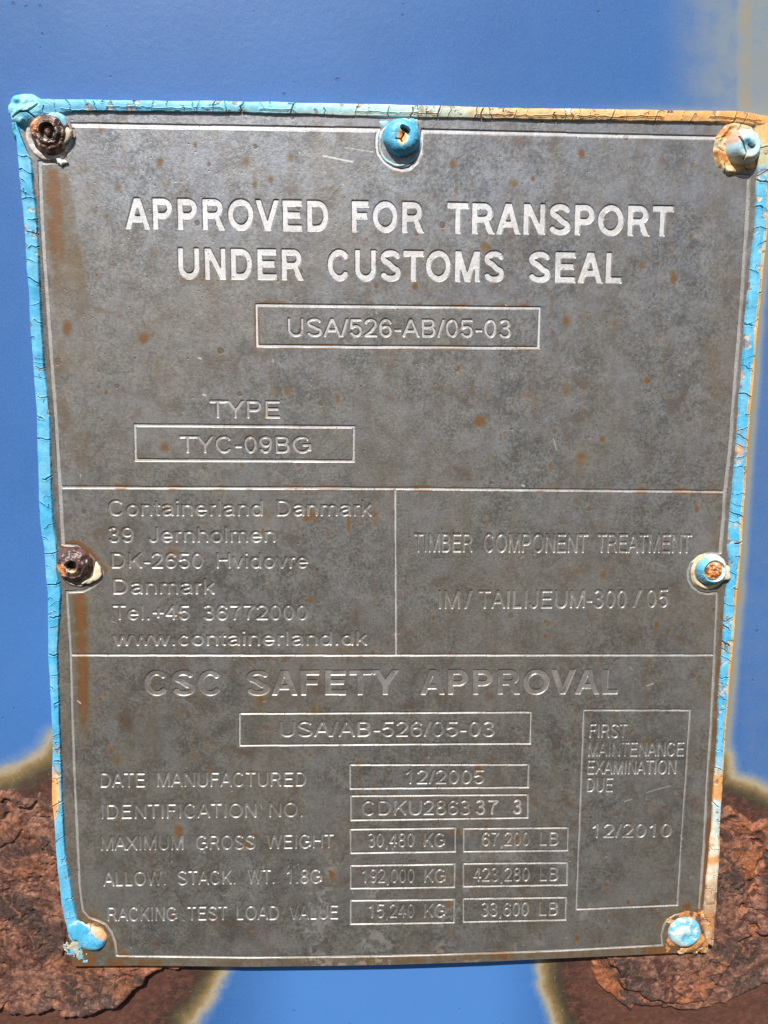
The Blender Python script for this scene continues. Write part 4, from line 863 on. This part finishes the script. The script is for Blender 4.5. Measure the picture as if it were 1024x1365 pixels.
def c2(r, th, x, z):
    c = mix3(CYAN, (0.12, 0.44, 0.66), ss(.4, .65, fbm(x, z, 2, 3, 25))); e = np.exp(-((x * 1.0) ** 2 / 1.6 + (z + .4) ** 2 / 4.2)); c = mix3(c, (0.62, 0.58, 0.30), ss(.2, .5, e)); c = mix3(c, (0.72, 0.26, 0.09), ss(.45, .8, e))
    for p in CK2: c = mix3(c, (0.05, 0.02, 0.012), ss(.2, .08, line_d(x, z, p)))
    return mix3(c, (0.015, 0.025, 0.03), ss(.5, .3, line_d(x, z, [(.1, 1.7), (1.2, 1.2), (1.4, .9)])))
polar('rivet_head', T, O, 535.5, 185, 4.7, h2, c2, M_HEAD, seed=26, rough_edge=.05)

# 3 top right: blue-white swirl on an orange skirt
T, O = rivet('swirled pale blue rivet sitting in orange cracked sealant at the top right corner', 988, 200)
def csk(r, th, x, z):
    c = mix3((0.72, 0.42, 0.16), (0.55, 0.22, 0.07), ss(.4, .62, fbm(x, z, 2, 4, 41))); c = mix3(c, (0.55, 0.52, 0.34), ss(.52, .66, fbm(x + 5, z, 3, 3, 42)) * .7)
    for a, r1, r2, q in [(.7, 4, 7, .2), (1.75, 4.2, 7, -.3), (2.5, 4.9, 6.3, .25), (3.3, 4, 5.6, -.2), (3.95, 5, 7, .3), (4.9, 4, 6.2, .35), (5.9, 4.4, 7, -.25)]: c = mix3(c, CRACK, ss(.17, .07, line_d(x, z, jag([(r1 * math.cos(a), r1 * math.sin(a)), (r2 * math.cos(a + q), r2 * math.sin(a + q))], .16, .55, int(a * 10)))))
    return c
polar('paint_skirt', T, O, 983, 199, 6.6, lambda r, th, x, z: -.5 + 1.35 * (1 - r ** 4) ** .5 + wave(x, z, 2.2, 1.1, 44) + .5 * np.exp(-((r - .85) / .08) ** 2) * ss(-1, 2, -x), csk, M_SEAL, seed=45, sx=1.0, sy=1.0, rough_edge=.16)
def h3(r, th, x, z):
    sp = np.sin(th - 5.5 * r + .9); return dome(r, 3.8, 1.5) + .65 * sp * (1 - r) * r * 4 + wave(x, z, 2, .4, 47) - .9 * ss(.26, .08, line_d(x, z, [(-2.2, 1.8), (-1.9, .6), (-.9, -.8), (-.3, -1.8), (-.6, -3.4)])) - 1.1 * ss(.5, .2, line_d(x, z, [(.3, -.1), (1.2, -.5), (1.9, -.3)]))
def c3(r, th, x, z):
    c = mix3((0.46, 0.66, 0.72), CYAN2, ss(0, 1, np.sin(th - 5 * r + .3)) * ss(-1.8, 1.2, z)); c = mix3(c, (0.56, 0.33, 0.24), ss(-.9, -2.2, x) * ss(-.5, 1.2, z)); c = mix3(c, (0.72, 0.60, 0.38), ss(-1.8, -3.4, z) + 0 * x)
    return mix3(c, (0.03, 0.02, 0.02), np.maximum(ss(.24, .1, line_d(x, z, [(-2.2, 1.8), (-1.9, .6), (-.9, -.8), (-.3, -1.8), (-.6, -3.4)])), ss(.35, .15, line_d(x, z, [(.3, -.1), (1.2, -.5), (1.9, -.3)]))))
polar('rivet_head', T, O, 988, 198, 4.7, h3, c3, M_HEAD, seed=48, rough_edge=.05)

# 4 left middle: glossy brown, peeled
T, O = rivet('glossy dark brown rivet with peeled cream paint halfway down the left edge', 101, 753)
polar('paint_skirt', T, O, 104, 757, 5.7, lambda r, th, x, z: -.35 + .7 * np.exp(-((r - .85) / .1) ** 2) + wave(x, z, 2, .3, 5) - .4 * ss(.9, 1, r), lambda r, th, x, z: mix3((0.06, 0.035, 0.03), (0.20, 0.12, 0.09), ss(.4, .65, fbm(x, z, 2, 3, 58))), M_OLD, seed=51)
def h4(r, th, x, z): return dome(r, 2.6, 1.5) + .10 * np.sin(r * 24 + th * .7) * ss(.3, .5, r) + wave(x, z, 1.8, 1.1, 54) + .55 * np.exp(-((r - .36) / .09) ** 2) - 2.0 * ss(.27, .19, r)
def c4(r, th, x, z):
    n = fbm(x + 3, z, 1.3, 4, 55); c = mix3((0.060, 0.030, 0.026), (0.125, 0.062, 0.052), ss(.4, .65, n)); lo = ss(.3, -1.2, z + .5 * x)
    c = mix3(c, (0.75, 0.50, 0.28), ss(.50, .60, fbm(x, z + 3, 1.5, 3, 56)) * lo * ss(.62, .5, r)); c = mix3(c, (0.68, 0.25, 0.09), ss(-1.5, -2.5, x) * ss(.8, -.6, z) * ss(-3.4, -2.6, z)); return mix3(c, (0.01, 0.008, 0.008), ss(.26, .2, r))
polar('rivet_head', T, O, 100, 752, 4.9, h4, c4, M_OLD, seed=57, sx=1.0, sy=.98, rough_edge=.07)
flap('paint_flake', T, O, 130, 765, [(126, 750), (131, 757), (135, 766), (130, 774), (118, 779), (106, 780), (120, 773), (126, 764)], lambda x, z: 1.0 + 0 * x, (0.74, 0.64, 0.44), 61)
flap('paint_flake', T, O, 84, 760, [(78, 757), (83, 750), (89, 753), (90, 763), (86, 770), (80, 766)], lambda x, z: 1.7 + 0 * x, (0.80, 0.60, 0.38), 62)

# 5 right middle: white-blue ring round an orange core
T, O = rivet('pale blue ringed rivet with a bare orange rust core halfway down the right edge', 946, 761)
polar('paint_skirt', T, O, 944, 763, 5.4, lambda r, th, x, z: -.4 + 1.0 * np.exp(-((r - .80) / .14) ** 2) + wave(x, z, 2, .3, 65), lambda r, th, x, z: mix3((0.55, 0.50, 0.34), (0.62, 0.28, 0.12), ss(.48, .62, fbm(x, z, 1.5, 3, 66)) * .7), M_SEAL, seed=67, sy=.98)
flap('paint_web', T, O, 966, 766, [(952, 752), (965, 752), (974, 756), (976, 772), (968, 774), (958, 777), (951, 770)], lambda x, z: 1.5 + 0 * x, (0.70, 0.68, 0.50), 68)
def h5(r, th, x, z): return dome(r, 3.1, 1.5) + wave(x, z, 2, .9, 69) - 1.2 * ss(.70, .58, r)
RC = polar('rivet_head', T, O, 947.5, 759, 4.4, h5, lambda r, th, x, z: mix3(mix3((0.62, 0.76, 0.74), CYAN2, ss(.8, -1.5, x + .3 * z + wave(x, z, 2, 1.4, 70))), (0.70, 0.66, 0.46), ss(.54, .66, fbm(x + 4, z, 2, 3, 71)) * ss(-1, 1, x)), M_HEAD, seed=72, rough_edge=.05)
polar('rivet_core', RC, (0, 0, 0) if False else O, 947, 759.5, 2.6, lambda r, th, x, z: 1.1 + 1.25 * (1 - r ** 4) ** .5 + wave(x, z, .8, .9, 74) - .9 * ss(.3, .1, np.hypot(x - .1, z + .4)), lambda r, th, x, z: mix3(mix3((0.66, 0.22, 0.06), (0.80, 0.34, 0.13), ss(.4, .6, fbm(x, z, .8, 3, 75))), (0.16, 0.06, 0.03), ss(.55, .66, fbm(x + 7, z, 1, 3, 76))), M_SEAL, seed=77, nr=40, nt=90, rough_edge=.1)

# 6 bottom right: flat pale blue disc in rust
T, O = rivet('flat pale blue and white rivet in an orange rust ring at the bottom right corner', 912, 1241)
polar('rust_ring', T, O, 916, 1242, 6.9, lambda r, th, x, z: -.4 + .75 * (1 - r ** 5) ** .5 + wave(x, z, 1.6, .5, 80), lambda r, th, x, z: mix3(mix3((0.40, 0.17, 0.07), (0.60, 0.28, 0.09), ss(.42, .62, fbm(x, z, 2, 4, 81))), (0.13, 0.07, 0.05), ss(.56, .7, fbm(x + 3, z, 2, 3, 82))), M_SEAL, seed=83, rough_edge=.1)
polar('rivet_head', T, O, 912, 1241, 5.0, lambda r, th, x, z: dome(r, 1.7, 2.6) + .5 * np.sin(th - 5 * r) * r * (1 - r) * 2.5 + wave(x, z, 1.4, .3, 84), lambda r, th, x, z: mix3(mix3((0.14, 0.45, 0.62), (0.40, 0.58, 0.62), ss(-.3, .7, np.sin(th - 5 * r + 1.2) + wave(x, z, .8, 1.2, 85))), (0.66, 0.64, 0.58), ss(.56, .64, fbm(x, z + 8, 1.0, 3, 86)) * .8), M_HEAD, seed=87, rough_edge=.04)

# 7 bottom left: blue blob running off the bead
T, O = rivet('bright blue paint blob over the rivet at the bottom left corner', 122, 1250)
polar('rust_ring', T, O, 126, 1248, 5.2, lambda r, th, x, z: -.4 + .8 * (1 - r ** 5) ** .5 + wave(x, z, 1.6, .4, 90), lambda r, th, x, z: mix3((0.22, 0.10, 0.05), (0.60, 0.36, 0.18), ss(.42, .62, fbm(x, z, 2, 4, 91)) * ss(2, -2, x - z)), M_SEAL, seed=92, sx=.95)
polar('rivet_head', T, O, 124, 1250, 4.1, lambda r, th, x, z: dome(r, 1.7, 1.8) + wave(x, z, 2, .4, 94), lambda r, th, x, z: mix3(mix3(CYAN, CYAN2, ss(.4, .6, fbm(x, z, 2, 3, 95))), (0.66, 0.40, 0.22), ss(.2, 1.6, x * .8 + z - 1.6 + wave(x, z, 1, 1.2, 96))), M_HEAD, seed=97, sx=1.05)
flap('paint_web', T, O, 106, 1245, [(92, 1234), (103, 1229), (118, 1236), (124, 1248), (120, 1262), (111, 1262), (104, 1256), (96, 1254), (90, 1244)], lambda x, z: 1.5 + 0 * x, CYAN, 98)

def scraps(name, parent, org, x0, x1, y0, y1, base, cover, colf, seed, thick=.45, step=.13):
    """thin broken paint still clinging to a surface: holes where it has flaked off"""
    ax, az = U(x0, y1, base); bx_, bz_ = U(x1, y0, base); X, Z = np.meshgrid(np.arange(ax, bx_, step), np.arange(az, bz_, step)[::-1]); px, py = pix(X, Z, base)
    n = fbm(X, Z, 2.4, 5, seed, .6); edge = np.minimum(np.minimum(px - x0, x1 - px), np.minimum(py - y0, y1 - py)) / 8
    m = n - cover + np.minimum(edge - 1, 0) * .15
    h = base - .12 + (thick + .12) * ss(0, .035, m) + (fbm(X, Z, 1.2, 3, seed + 1) - .5) * .35 * ss(0, .06, m)
    k = m > -.01; kf = k[:-1, :-1] & k[1:, :-1] & k[1:, 1:] & k[:-1, 1:]
    return grid(name, X, h, Z, M_HEAD, parent, org, cols=colf(X, Z), keep=kf)
scraps('paint_scrap', T, O, 86, 116, 1234, 1282, HP, .50, lambda X, Z: mix3((0.16, 0.38, 0.48), (0.50, 0.42, 0.30), ss(.45, .6, fbm(X, Z, 2, 3, 111))), 110)
RB, RO = bpy.data.objects['rivet.005'], rorg(912, 1241)
scraps('rust_scale', RB, RO, 885, 947, 1212, 1272, HP, .47, lambda X, Z: mix3((0.42, 0.18, 0.06), (0.60, 0.38, 0.18), ss(.45, .62, fbm(X, Z, 2, 3, 121))), 120, .35)
